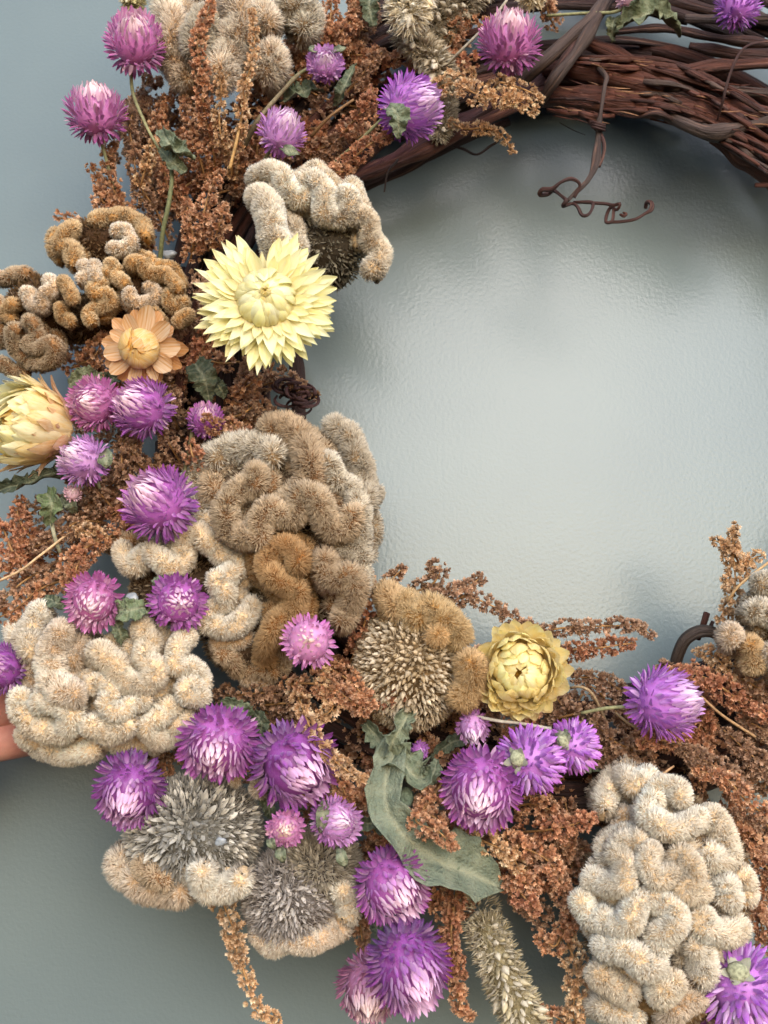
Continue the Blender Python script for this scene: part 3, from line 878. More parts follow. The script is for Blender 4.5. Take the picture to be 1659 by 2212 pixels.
cockscomb('cream cockscomb with one ruffled ribbon edge above a dark seed head', 690, 480, 170, 150, .062, .010, [
  (38, CR_CRM, [(600, 566), (595, 539), (589, 492), (580, 455), (560, 428), (546, 410)], .004),
  (28, CR_CRM, [(545, 402), (556, 382), (582, 374), (606, 378), (619, 398), (630, 422), (652, 428), (668, 409), (668, 392), (686, 395), (702, 412), (699, 442), (711, 465), (732, 473), (750, 457), (752, 425), (736, 408)]),
  (27, CR_CRM, [(756, 478), (774, 466), (792, 474), (800, 496), (800, 520), (818, 534), (824, 552), (806, 578), (795, 597)]),
  (20, CR_CRM, [(720, 430), (722, 448)], -.006)],
  [(706, 545, .05, 92, 96, .018)], fuzz=11, dens=3.6, bc=lin(60, 52, 42), bcol=(lin(96, 88, 74), lin(170, 160, 138)), brn=1600)

cockscomb('largest brown furry cockscomb jutting into the wreath opening', 650, 1150, 230, 280, .058, .022, [
  (34, CR_GRY, [(432, 1112), (422, 1060), (440, 1012), (478, 982), (530, 966), (580, 973), (602, 1000)], -.006),
  (36, CR_BRN, [(470, 1090), (465, 1040), (500, 1005), (545, 995)], -.014),
  (29, CR_BRN, [(552, 1003), (549, 1046), (506, 1066), (486, 1116), (508, 1153), (556, 1160), (566, 1123), (587, 1098), (619, 1120), (645, 1096), (655, 1068), (684, 1076), (700, 1116), (730, 1148), (757, 1126), (750, 1094)]),
  (34, CR_BRN, [(565, 932), (625, 928), (661, 970), (676, 1023), (650, 1052)], -.003),
  (29, CR_GRY, [(709, 912), (742, 934), (770, 983), (786, 1050), (784, 1100)], -.004),
  (25, CR_GRY, [(702, 983), (717, 1013), (736, 1044), (765, 1063), (776, 1103), (778, 1163), (778, 1218)], -.002),
  (30, CR_GRY, [(722, 1186), (752, 1178), (772, 1150)], -.004),
  (26, CR_RUS, [(634, 1232), (646, 1205), (616, 1180), (586, 1198), (578, 1234), (610, 1258), (640, 1276), (634, 1310), (609, 1336), (588, 1363), (574, 1403), (572, 1440)]),
  (29, CR_BRN, [(695, 1192), (706, 1232), (727, 1254), (754, 1238), (762, 1280), (752, 1320), (726, 1352)]),
  (24, CR_GRY, [(782, 1215), (776, 1250), (770, 1290)], -.006),
  (24, CR_BRN, [(610, 1375), (604, 1420), (600, 1455)], -.008)],
  [(600, 1060, .05, 150, 110, .018), (700, 1180, .05, 90, 130, .02), (640, 1310, .048, 105, 120, .018), (740, 1040, .046, 45, 110, .014)],
  fuzz=22, bc=lin(84, 70, 56), bcol=(lin(120, 104, 84), lin(200, 186, 160)), brn=2200, dens=4.4)

cockscomb('sandy cockscomb with a winding fold between two purple globe flowers', 430, 1270, 190, 190, .056, .016, [
  (27, CR_CRM, [(262, 1178), (270, 1208), (297, 1220), (316, 1198), (331, 1190), (346, 1212), (372, 1224), (398, 1206), (396, 1172), (422, 1152), (452, 1170), (479, 1198), (507, 1216), (494, 1246), (466, 1254), (490, 1288), (460, 1316), (456, 1350), (499, 1356), (532, 1332), (553, 1293)]),
  (21, CR_TAN, [(540, 1204), (547, 1236), (520, 1258)], -.006),
  (21, CR_TAN, [(455, 1388), (485, 1390), (515, 1384), (545, 1370)], -.008),
  (25, CR_BRN, [(470, 1402), (500, 1425), (527, 1447), (562, 1442), (606, 1457)], -.006),
  (24, CR_BRN, [(300, 1170), (250, 1175), (238, 1200)], -.01),
  (22, CR_TAN, [(520, 1460), (560, 1468), (596, 1464)], -.01)],
  [(400, 1270, .046, 130, 90, .014), (520, 1360, .046, 90, 100, .014)], fuzz=16, bc=lin(76, 60, 46), brn=1800)

cockscomb('wide pale cream cockscomb of plump curls at the lower left', 240, 1470, 240, 190, .058, .02, [
  (32, CR_CRM, [(108, 1314), (80, 1335), (64, 1382), (72, 1424)]),
  (33, CR_TAN, [(150, 1352), (118, 1385), (113, 1428), (110, 1466), (143, 1495), (183, 1513)]),
  (30, CR_TAN, [(168, 1375), (165, 1410), (150, 1440)], -.004),
  (28, CR_CRM, [(207, 1392), (227, 1422), (253, 1442), (267, 1472), (320, 1475), (338, 1452), (314, 1426), (322, 1395), (310, 1362), (300, 1338)]),
  (23, CR_CRM, [(197, 1500), (200, 1475), (230, 1478), (241, 1502), (228, 1526), (256, 1537), (300, 1515), (327, 1505)]),
  (25, CR_CRM, [(417, 1372), (385, 1393), (383, 1433), (421, 1448), (434, 1476), (402, 1488), (420, 1510), (445, 1495)]),
  (27, CR_CRM, [(56, 1492), (43, 1528), (67, 1562), (110, 1582), (147, 1575), (154, 1545), (133, 1522), (100, 1515), (80, 1535)]),
  (27, CR_CRM, [(182, 1558), (213, 1576), (247, 1582), (289, 1560)]),
  (25, CR_CRM, [(385, 1515), (360, 1535), (322, 1566), (335, 1594), (367, 1592), (388, 1562), (420, 1548)]),
  (24, CR_CRM, [(43, 1576), (83, 1610), (133, 1630), (173, 1626), (216, 1614)], -.004),
  (26, CR_CRM, [(22, 1348), (34, 1362), (36, 1390)], -.008),
  (22, CR_TAN, [(265, 1500), (272, 1490), (290, 1480)], -.006),
  (24, CR_CRM, [(240, 1608), (300, 1602), (350, 1612)], -.01)],
  [(150, 1450, .046, 110, 110, .018), (300, 1470, .05, 120, 95, .02), (160, 1560, .046, 110, 55, .014), (370, 1530, .048, 70, 60, .014)],
  fuzz=14, bc=lin(96, 80, 62), brn=1500, dens=4.4)

HEADB = {}
HUSK = bract_set(M_HUSK, [(.17, .6, .06), (.14, .7, .14), (.20, .5, .02)])
def pod_mesh():
    V, F, C = [], [], []
    st = [(0, .05), (.18, .17), (.45, .21), (.72, .13), (1, .015)]
    for z, r in st:
        r *= 1.35
        for j in range(5):
            a = j * 2 * math.pi / 5
            V.append((r * math.cos(a), r * math.sin(a), z)); C.append(min(1, z * 1.2))
    for i in range(4):
        for j in range(5):
            F.append((i * 5 + j, i * 5 + (j + 1) % 5, i * 5 + 5 + (j + 1) % 5, i * 5 + 5 + j))
    return mk('husk', np.array(V), np.array(F), M_HUSK, col=np.array(C)[:, None] * np.ones(3), link=False)
POD = pod_mesh()

def husks(t, org, x, y, h, rx, ry, rh, n, L, colf, fan=(0, -.3), mesh='pod', keep=None, outw=.7, seed=1):
    """pods over an ellipsoidal seed head, leaning away from the flower's heel"""
    rs = random.Random(seed)
    u = U(h); c = P(x, y, h)
    cc = colf(.5, -.2); items = []
    bristles(t, org, [(x, y, h, rx, ry, rh)], cc * .6, cc * 1.1, L * .85, 5200, seed, .75)
    for i in range(n):
        f = (i + .5) / n
        th = math.acos(1 - f * 1.15); ph = i * 2.39996 + rs.uniform(-.2, .2)
        v = np.array([math.sin(th) * math.cos(ph), -math.cos(th), math.sin(th) * math.sin(ph)])
        if keep and not keep(v[0], v[2]): continue
        p = c + np.array([v[0] * rx * u, v[1] * rh, v[2] * ry * u])
        nn = nrm(np.array([v[0] / (rx * u), v[1] / rh, v[2] / (ry * u)]))
        tang = nrm(np.array([v[0] - fan[0], 0, v[2] - fan[1]]) + 1e-4)
        d = nrm(nn * (1 - outw * .6) + tang * outw + .5 * np.array([rs.uniform(-1, 1) for _ in range(3)]))
        l = L * u * rs.uniform(.7, 1.3)
        me = POD if mesh == 'pod' else HUSK[rs.randrange(3)]
        items.append((me, frame(d, nn + 1e-4, p - org - d * l * .25, (l, l * rs.uniform(.9, 1.3), l)), np.clip(colf(v[0], v[2]) * rs.uniform(.7, 1.2), 0, 1)))
    rs.shuffle(items)
    for me, M, c in items[:300]:
        inst('husk', me, t, M, c)
    rest = items[300:]
    if rest:                                             # past three hundred: the remainder as one part
        VV, F3, F4, CC, off = [], [], [], [], 0
        for me, M, c in rest:
            co = np.empty(len(me.vertices) * 3, np.float32); me.vertices.foreach_get('co', co); co = co.reshape(-1, 3)
            A = np.array(M); VV.append(co @ A[:3, :3].T + A[:3, 3] + org)
            for pg in me.polygons:
                (F4 if len(pg.vertices) == 4 else F3).append([i + off for i in pg.vertices])
            CC.append(np.ones((len(co), 3)) * c); off += len(co)
        o = mk('husks', np.vstack(VV), [np.array(x) for x in (F4, F3) if x], M_FLORET, t, org, np.vstack(CC))
        o['kind'] = 'stuff'

t = cockscomb('fan-shaped cockscomb with tan seeds and fuzzy golden rim beside the yellow strawflower', 905, 1410, 150, 160, .062, .012, [
  (34, CR_OCH, [(832, 1275), (850, 1300), (868, 1330)], -.004),
  (32, (lin(196, 152, 92), lin(228, 200, 156)), [(860, 1290), (905, 1330), (925, 1312), (955, 1332), (982, 1362), (1000, 1394)]),
  (30, (lin(196, 150, 90), lin(224, 192, 148)), [(930, 1360), (960, 1385)], .002),
  (32, (lin(196, 150, 90), lin(224, 192, 148)), [(1008, 1412), (1020, 1448), (1012, 1484), (990, 1524)])],
  [(885, 1440, .052, 108, 124, .022)], fuzz=20, bc=lin(120, 98, 70), brn=0, dens=4)
def cf(a, b):
    k = sm(.25, .9, math.hypot(a, b))
    return lin(184, 158, 120) * (1 - k) + lin(222, 206, 180) * k
husks(t, np.array(t.location), 885, 1440, .052, 110, 126, .024, 760, 15, cf, (.2, .25), 'pod', lambda a, b: not (a + b * .8 > .95), .75, 3)

t = cockscomb('grey bristly seed head with cream furry lip at the lower left', 420, 1830, 160, 130, .056, .012, [
  (30, CR_TAN, [(262, 1838), (268, 1885), (322, 1918), (372, 1926), (408, 1922)]),
  (24, CR_BRN, [(300, 1850), (330, 1890), (370, 1905)], .002),
  (28, CR_CRM, [(441, 1866), (434, 1902), (466, 1923), (506, 1913), (522, 1888)], .006),
  (17, CR_TAN, [(548, 1688), (560, 1706), (572, 1712)], .008),
  (15, CR_TAN, [(498, 1680), (520, 1690)], .006)],
  [(420, 1795, .052, 128, 102, .022)], fuzz=19, bc=lin(92, 88, 80), brn=0)
def cf(a, b):
    k = sm(.3, .95, math.hypot(a, b)) if b > -.4 else 0
    return lin(150, 146, 138) * (1 - k) + lin(232, 224, 210) * k
husks(t, np.array(t.location), 420, 1795, .052, 128, 102, .022, 720, 21, cf, (0, .25), 'husk', None, .55, 5)

t = cockscomb('smaller grey seed head hanging below the small pink bud, furry hem', 650, 1950, 130, 110, .052, .012, [
  (26, CR_TAN, [(548, 2008), (572, 2030), (599, 2040), (619, 2026), (659, 2038), (692, 2025), (728, 2012), (742, 1990)]),
  (26, CR_CRM, [(728, 1912), (750, 1938), (756, 1966), (740, 1985)])],
  [(628, 1935, .05, 88, 88, .018), (690, 1870, .05, 70, 60, .014)], fuzz=18, bc=lin(92, 84, 78), brn=0)
husks(t, np.array(t.location), 628, 1935, .05, 88, 90, .018, 460, 19, lambda a, b: lin(178, 168, 160), (0, .9), 'husk', None, .75, 7)
husks(t, np.array(t.location), 690, 1868, .05, 70, 62, .015, 150, 24, lambda a, b: lin(190, 178, 158), (-.4, -.6), 'husk', None, .5, 8)

t = cockscomb('huge cream cockscomb of worm-like folds at the lower right', 1430, 1950, 215, 300, .058, .026, [
  (28, CR_CRM, [(1309, 1748), (1310, 1713), (1326, 1688), (1353, 1680), (1373, 1696), (1395, 1692), (1398, 1664)], -.002),
  (28, CR_CRM, [(1463, 1740), (1466, 1708), (1433, 1700), (1408, 1726), (1400, 1758), (1426, 1784), (1466, 1788), (1499, 1773), (1506, 1745)]),
  (32, CR_CRM, [(1519, 1748), (1546, 1780), (1561, 1813), (1566, 1846), (1537, 1853), (1522, 1826)], -.004),
  (28, CR_CRM, [(1397, 1812), (1358, 1820), (1334, 1844), (1354, 1870), (1347, 1901), (1319, 1913), (1286, 1900), (1262, 1888)]),
  (26, CR_CRM, [(1421, 1831), (1397, 1856), (1405, 1886), (1434, 1898), (1456, 1876), (1461, 1848), (1492, 1863), (1499, 1893), (1477, 1920), (1501, 1933), (1533, 1913)]),
  (33, CR_CRM, [(1553, 1895), (1570, 1926), (1558, 1960)], -.003),
  (27, CR_CRM, [(1596, 1878), (1612, 1918), (1606, 1955)], -.006),
  (31, CR_CRM, [(1526, 1962), (1517, 1998), (1553, 2015), (1586, 2003), (1594, 1978)], -.002),
  (28, CR_CRM, [(1252, 1926), (1263, 1964), (1299, 1986), (1333, 1998), (1364, 1991), (1369, 1960), (1391, 1942), (1426, 1946), (1456, 1966), (1460, 2001), (1428, 2013), (1418, 2036), (1445, 2053)]),
  (31, CR_CRM, [(1284, 2045), (1326, 2046), (1366, 2064), (1399, 2084), (1435, 2072)]),
  (31, CR_CRM, [(1281, 2084), (1311, 2120), (1353, 2140), (1382, 2153)], -.003),
  (32, CR_CRM, [(1406, 2155), (1439, 2135), (1472, 2112)], -.002),
  (33, CR_CRM, [(1486, 2036), (1513, 2060), (1518, 2093), (1503, 2122)]),
  (30, CR_CRM, [(1275, 2165), (1293, 2168), (1333, 2183), (1386, 2202)], -.004),
  (30, CR_TAN, [(1424, 2202), (1473, 2168), (1516, 2144)], -.004),
  (24, CR_TAN, [(1350, 1740), (1345, 1790), (1375, 1800)], -.012)],
  [(1440, 1840, .056, 130, 150, .02), (1360, 1990, .058, 110, 120, .018), (1440, 2110, .054, 140, 120, .02), (1540, 1900, .05, 80, 130, .016), (1330, 1880, .05, 70, 50, .014)],
  fuzz=15, bc=lin(120, 96, 66), brn=1500, dens=4.4)

cockscomb('beige cockscomb cut by the right frame edge above the vine loop', 1640, 1350, 110, 140, .056, .014, [
  (26, CR_GRY, [(1625, 1268), (1655, 1258), (1690, 1270)]),
  (29, CR_GRY, [(1612, 1330), (1645, 1318), (1680, 1335), (1700, 1360)]),
  (28, CR_TAN, [(1588, 1352), (1580, 1378), (1592, 1395)]),
  (29, CR_OCH, [(1612, 1378), (1626, 1412), (1636, 1452)]),
  (26, CR_TAN, [(1660, 1390), (1680, 1430), (1690, 1480)])],
  [(1665, 1360, .05, 75, 90, .014)], fuzz=15)

# ------------------------------------------------------------------ wheat celosia plumes
def plume(label, pts, rad, L, n, cin, cout, seed):
    q = resample(np.array(pts, float), 4)
    w = P(q[:, 0], q[:, 1], q[:, 2])
    org = w[0]
    t = thing('wheat_celosia', label, 'flower', org, 'plumed celosia spikes in the wreath')
    u = U(.06); rs = random.Random(seed)
    V, F = tube(w, np.interp(np.linspace(0, 1, len(w)), np.linspace(0, 1, len(rad)), rad) * .45 * u, 10, .1, seed, 200)
    mk('spike', V, F, M_BASE, t, org, np.ones((len(V), 3)) * cin * .45)
    T, A, B = frames(w)
    for i in range(n):
        s = (i + .5) / n; k = min(len(w) - 1, int(s * len(w)))
        ph = i * 2.39996 + rs.uniform(-.3, .3)
        r = float(np.interp(s, np.linspace(0, 1, len(rad)), rad)) * u
        nn = math.cos(ph) * A[k] + math.sin(ph) * B[k]
        end = sm(.86, 1, s)
        d = nrm(nn * (1 - end * .8) + T[k] * (.55 + 1.2 * end) + .16 * np.array([rs.uniform(-1, 1) for _ in range(3)]))
        l = L * u * rs.uniform(.75, 1.2)
        p = w[k] + nn * r * .42 * (1 - .5 * end)
        c = cin * rs.uniform(.85, 1.1) if rs.random() < .45 else cout * rs.uniform(.85, 1.05)
        inst('husk', POD if rs.random() < .4 else HUSK[rs.randrange(3)], t, frame(d, nn, p - org, (l, l * 1.1, l)), np.clip(c, 0, 1))
    q2 = q[::max(1, len(q) // 6)]
    bristles(t, org, [(a[0], a[1], a[2], np.mean(rad) * .62, np.mean(rad) * .7, np.mean(rad) * .62 * u) for a in q2], cin * .75, cout, L * .7, 420, seed, .6, 'chaff')
    LAND.append((pts[len(pts) // 2][0], pts[len(pts) // 2][1], label))

plume('long cream wheat celosia spike hanging at the bottom centre', [(1035, 1975, .05), (1062, 2040, .056), (1090, 2110, .058), (1125, 2190, .058), (1155, 2260, .056)], (32, 52, 66, 72, 68), 24, 300, lin(186, 170, 130), lin(206, 194, 170), 2)
plume('ivory wheat celosia tip pointing down beside the top frame edge', [(905, -90, .06), (895, -40, .064), (886, 10, .066), (880, 34, .066)], (60, 72, 74, 50), 34, 210, lin(226, 206, 166), lin(244, 234, 214), 3)
plume('taupe wheat celosia behind the magenta globe flower at the top', [(1060, -50, .04), (1000, 0, .044), (950, 50, .046), (915, 90, .046)], (50, 56, 54, 36), 32, 180, lin(150, 134, 108), lin(186, 172, 148), 4)
plume('short greyish wheat celosia above the violet side-facing globe flower', [(880, 80, .05), (920, 110, .054), (950, 150, .054), (962, 185, .05)], (36, 46, 46, 30), 30, 130, lin(164, 146, 116), lin(212, 198, 174), 5)
plume('pale wheat celosia peeking out right of the violet side-facing globe flower', [(960, 200, .045), (962, 240, .048), (950, 285, .046)], (26, 30, 24), 24, 70, lin(176, 160, 130), lin(212, 200, 178), 6)
plume('yellowish wheat celosia tip above the top left globe flower', [(275, -60, .05), (282, -25, .054), (290, 5, .052)], (26, 30, 22), 26, 80, lin(196, 180, 116), lin(228, 218, 180), 7)
plume('cream wheat celosia tip cut by the top frame over the magenta globe flower', [(1180, -60, .06), (1155, -25, .062), (1145, -2, .06)], (34, 38, 30), 28, 90, lin(214, 190, 146), lin(236, 220, 190), 8)

# ------------------------------------------------------------------ strawflowers
def petal_mesh(L, wid, a0, a1, tip, cup, name='petal', twist=0, nst=7, seed=0):
    """petal in the x (outward) / z (flower axis) plane; a = angle from the x axis along its length"""
    rs = random.Random(seed)
    x = z = 0.0; V, C = [], []
    ws = {'sharp': [.55, .8, .97, 1, .8, .45, .03], 'round': [.5, .75, .95, 1.05, 1.0, .8, .22], 'nip': [.6, .85, 1, 1.02, .95, .68, .06]}[tip]
    for i in range(nst):
        u = i / (nst - 1)
        a = math.radians(a0 + (a1 - a0) * u)
        if i:
            x += math.cos(a) * L / (nst - 1); z += math.sin(a) * L / (nst - 1)
        w = wid * ws[i]
        n = (-math.sin(a), math.cos(a))
        for j in range(5):
            v = (j - 2) / 2
            k = cup * v * v * w + (.03 * L * math.sin(v * 5 + seed) * u) * .5
            tw = twist * u * v * w
            V.append((x + n[0] * (k + tw), v * w, z + n[1] * (k + tw))); C.append(.25 + .75 * u)
    F = [(i * 5 + j, i * 5 + j + 1, (i + 1) * 5 + j + 1, (i + 1) * 5 + j) for i in range(nst - 1) for j in range(4)]
    return mk(name, np.array(V), np.array(F), M_STRAW, col=np.array(C)[:, None] * np.ones(3), link=False)

def strawflower(label, x, y, h, axis, rings, core, corecol, seed, wild=.07, size=1.0):
    """rings: (start radius, axial offset, n, length, halfwidth, a0, a1, tip, cup, colour, jitter[, skip(angle)])  in grid units"""
    u = U(h) * size; c = P(x, y, h)
    t = thing('strawflower', label, 'flower', c, 'strawflowers in the wreath')
    ax = nrm(axis); e1 = nrm(np.cross([0, 0, 1.0], ax)); e2 = np.cross(ax, e1)   # e1 right-ish, e2 up-ish
    rs = random.Random(seed)
    V = BV.copy() * np.array([core[0], core[0], core[1]]) * u
    Vw = V[:, :1] * e1 + V[:, 1:2] * e2 + V[:, 2:3] * ax + ax * core[2] * u
    mk('core', Vw + c, BF, M_BASE, t, c, np.ones((len(V), 3)) * corecol)
    for ri, (r0, z0, n, L, w, a0, a1, tip, cup, colr, jit, *sk) in enumerate(rings):
        ms = [petal_mesh(L * u * s, w * u * s2, a0 + da, a1 + db, tip, cup, 'petal', tw, seed=seed + k)
              for k, (s, s2, da, db, tw) in enumerate([(1, 1, 0, 0, .1), (.92, 1.1, jit, -jit, -.2), (1.06, .9, -jit, jit, .25), (.97, 1.0, jit * .5, jit, 0)])]
        p0 = rs.random() * 6
        for i in range(n):
            a = p0 + i * 2 * math.pi / n + rs.uniform(-.6, .6) / n * 1.6
            if sk and sk[0](math.degrees(a) % 360): continue
            o = math.cos(a) * e1 + math.sin(a) * e2
            zax = nrm(ax + wild * np.array([rs.uniform(-1, 1) for _ in range(3)]))
            cc = colr * rs.uniform(.84, 1.1); sc = rs.uniform(.78, 1.13)
            inst('petal', ms[rs.randrange(4)], t, frame(zax, o, o * r0 * u + ax * (z0 + rs.uniform(-2.5, 2.5)) * u, (sc, sc * rs.uniform(.9, 1.1), sc)), np.clip(cc, 0, 1))
    LAND.append((x, y, label))
    return t

YL, YL2, YLD = lin(250, 241, 172), lin(252, 247, 200), lin(240, 218, 130)
gap = lambda d: 84 < d < 104
strawflower('large pale yellow strawflower with spiky rays and closed dome', 575, 652, .084, (.06, -1, -.02), [
  (50, -12, 30, 88, 13, -18, -2, 'sharp', .35, lin(226, 214, 150), 8),
  (52, -5, 32, 110, 15, -8, 5, 'nip', .35, YL, 8, gap),
  (54, 1, 34, 108, 13.5, 0, 12, 'sharp', .4, YL2, 8, gap),
  (54, 6, 32, 96, 14, 3, 14, 'nip', .4, YL, 8, gap),
  (54, 10, 26, 84, 14, 10, 24, 'sharp', .45, YL2, 9, gap),
  (54, 14, 22, 62, 13, 16, 34, 'sharp', .45, YL, 9, gap),
  (66, 8, 26, 66, 14, 66, 166, 'sharp', .4, YL, 9),
  (63, 14, 26, 66, 14, 70, 176, 'nip', .4, YL2, 9),
  (57, 24, 24, 60, 13, 82, 182, 'sharp', .4, YL, 10),
  (50, 34, 20, 52, 12, 94, 186, 'sharp', .4, YL2, 10),
  (40, 42, 17, 42, 10, 102, 186, 'sharp', .35, YL, 11),
  (27, 48, 14, 32, 8, 106, 180, 'sharp', .35, YLD, 14),
  (14, 54, 9, 20, 6, 70, 150, 'sharp', .3, YLD * .85, 12)],
  (60, 42, 14), lin(190, 150, 80), 1, .10)

PE, PE2 = lin(222, 166, 96), lin(246, 206, 124)
strawflower('small peach strawflower with rounded petals and half-open bud', 306, 752, .07, (-.1, -1, -.35), [
  (30, -8, 11, 64, 19, -12, -2, 'round', .25, lin(212, 150, 88), 8),
  (32, 0, 10, 58, 18, 2, 14, 'round', .3, lin(220, 164, 104), 9),
  (44, 2, 9, 64, 27, 64, 158, 'round', .3, PE2, 4),
  (40, 12, 8, 60, 24, 74, 168, 'nip', .3, lin(236, 192, 104), 5),
  (30, 30, 8, 42, 17, 90, 165, 'nip', .3, lin(228, 172, 84), 6),
  (14, 32, 8, 22, 8, 80, 125, 'sharp', .3, lin(188, 118, 48), 8)],
  (34, 34, 10), lin(150, 84, 30), 2, .13)

CY = lin(255, 242, 194)
strawflower('big cream-peach strawflower facing left at the frame edge', 98, 924, .060, (-.74, -.78, .02), [
  (50, -34, 16, 84, 14, 60, 40, 'sharp', .35, lin(222, 170, 130), 10),
  (54, -28, 20, 100, 15, 68, 62, 'sharp', .35, lin(238, 194, 140), 9),
  (62, -20, 24, 108, 20, 66, 84, 'nip', .4, lin(255, 226, 160), 7),
  (62, -14, 24, 108, 20, 64, 102, 'nip', .4, CY, 6),
  (60, -8, 22, 108, 20, 68, 122, 'nip', .4, lin(252, 234, 170), 6),
  (54, -2, 20, 104, 18, 72, 134, 'nip', .4, CY, 6),
  (44, 6, 16, 98, 15, 76, 142, 'nip', .4, lin(252, 228, 150), 6),
  (30, 20, 12, 78, 10, 84, 130, 'sharp', .4, lin(232, 190, 100), 7)],
  (54, 60, 20), lin(214, 170, 96), 3, .07, 1.16)

YD = lin(255, 232, 158)
strawflower('cupped yellow strawflower with overlapping rounded petals above the violet trio', 1124, 1450, .07, (-.16, -1, -.05), [
  (50, -26, 26, 64, 17, -2, 46, 'round', .3, lin(254, 226, 150), 9),
  (54, -19, 26, 64, 17, 12, 62, 'round', .32, lin(255, 232, 158), 9),
  (57, -12, 26, 62, 17, 24, 82, 'nip', .35, YD, 9),
  (57, -3, 24, 64, 17, 32, 96, 'nip', .35, lin(255, 230, 156), 10),
  (56, 6, 22, 62, 17, 42, 122, 'nip', .35, YD, 10),
  (52, 14, 20, 60, 17, 54, 144, 'nip', .35, lin(255, 232, 160), 11),
  (47, 20, 17, 58, 16, 62, 162, 'nip', .35, lin(255, 242, 172), 12),
  (40, 26, 13, 50, 14, 72, 176, 'nip', .35, lin(255, 232, 160), 14)],
  (50, 34, -4), lin(150, 110, 44), 4, .22)

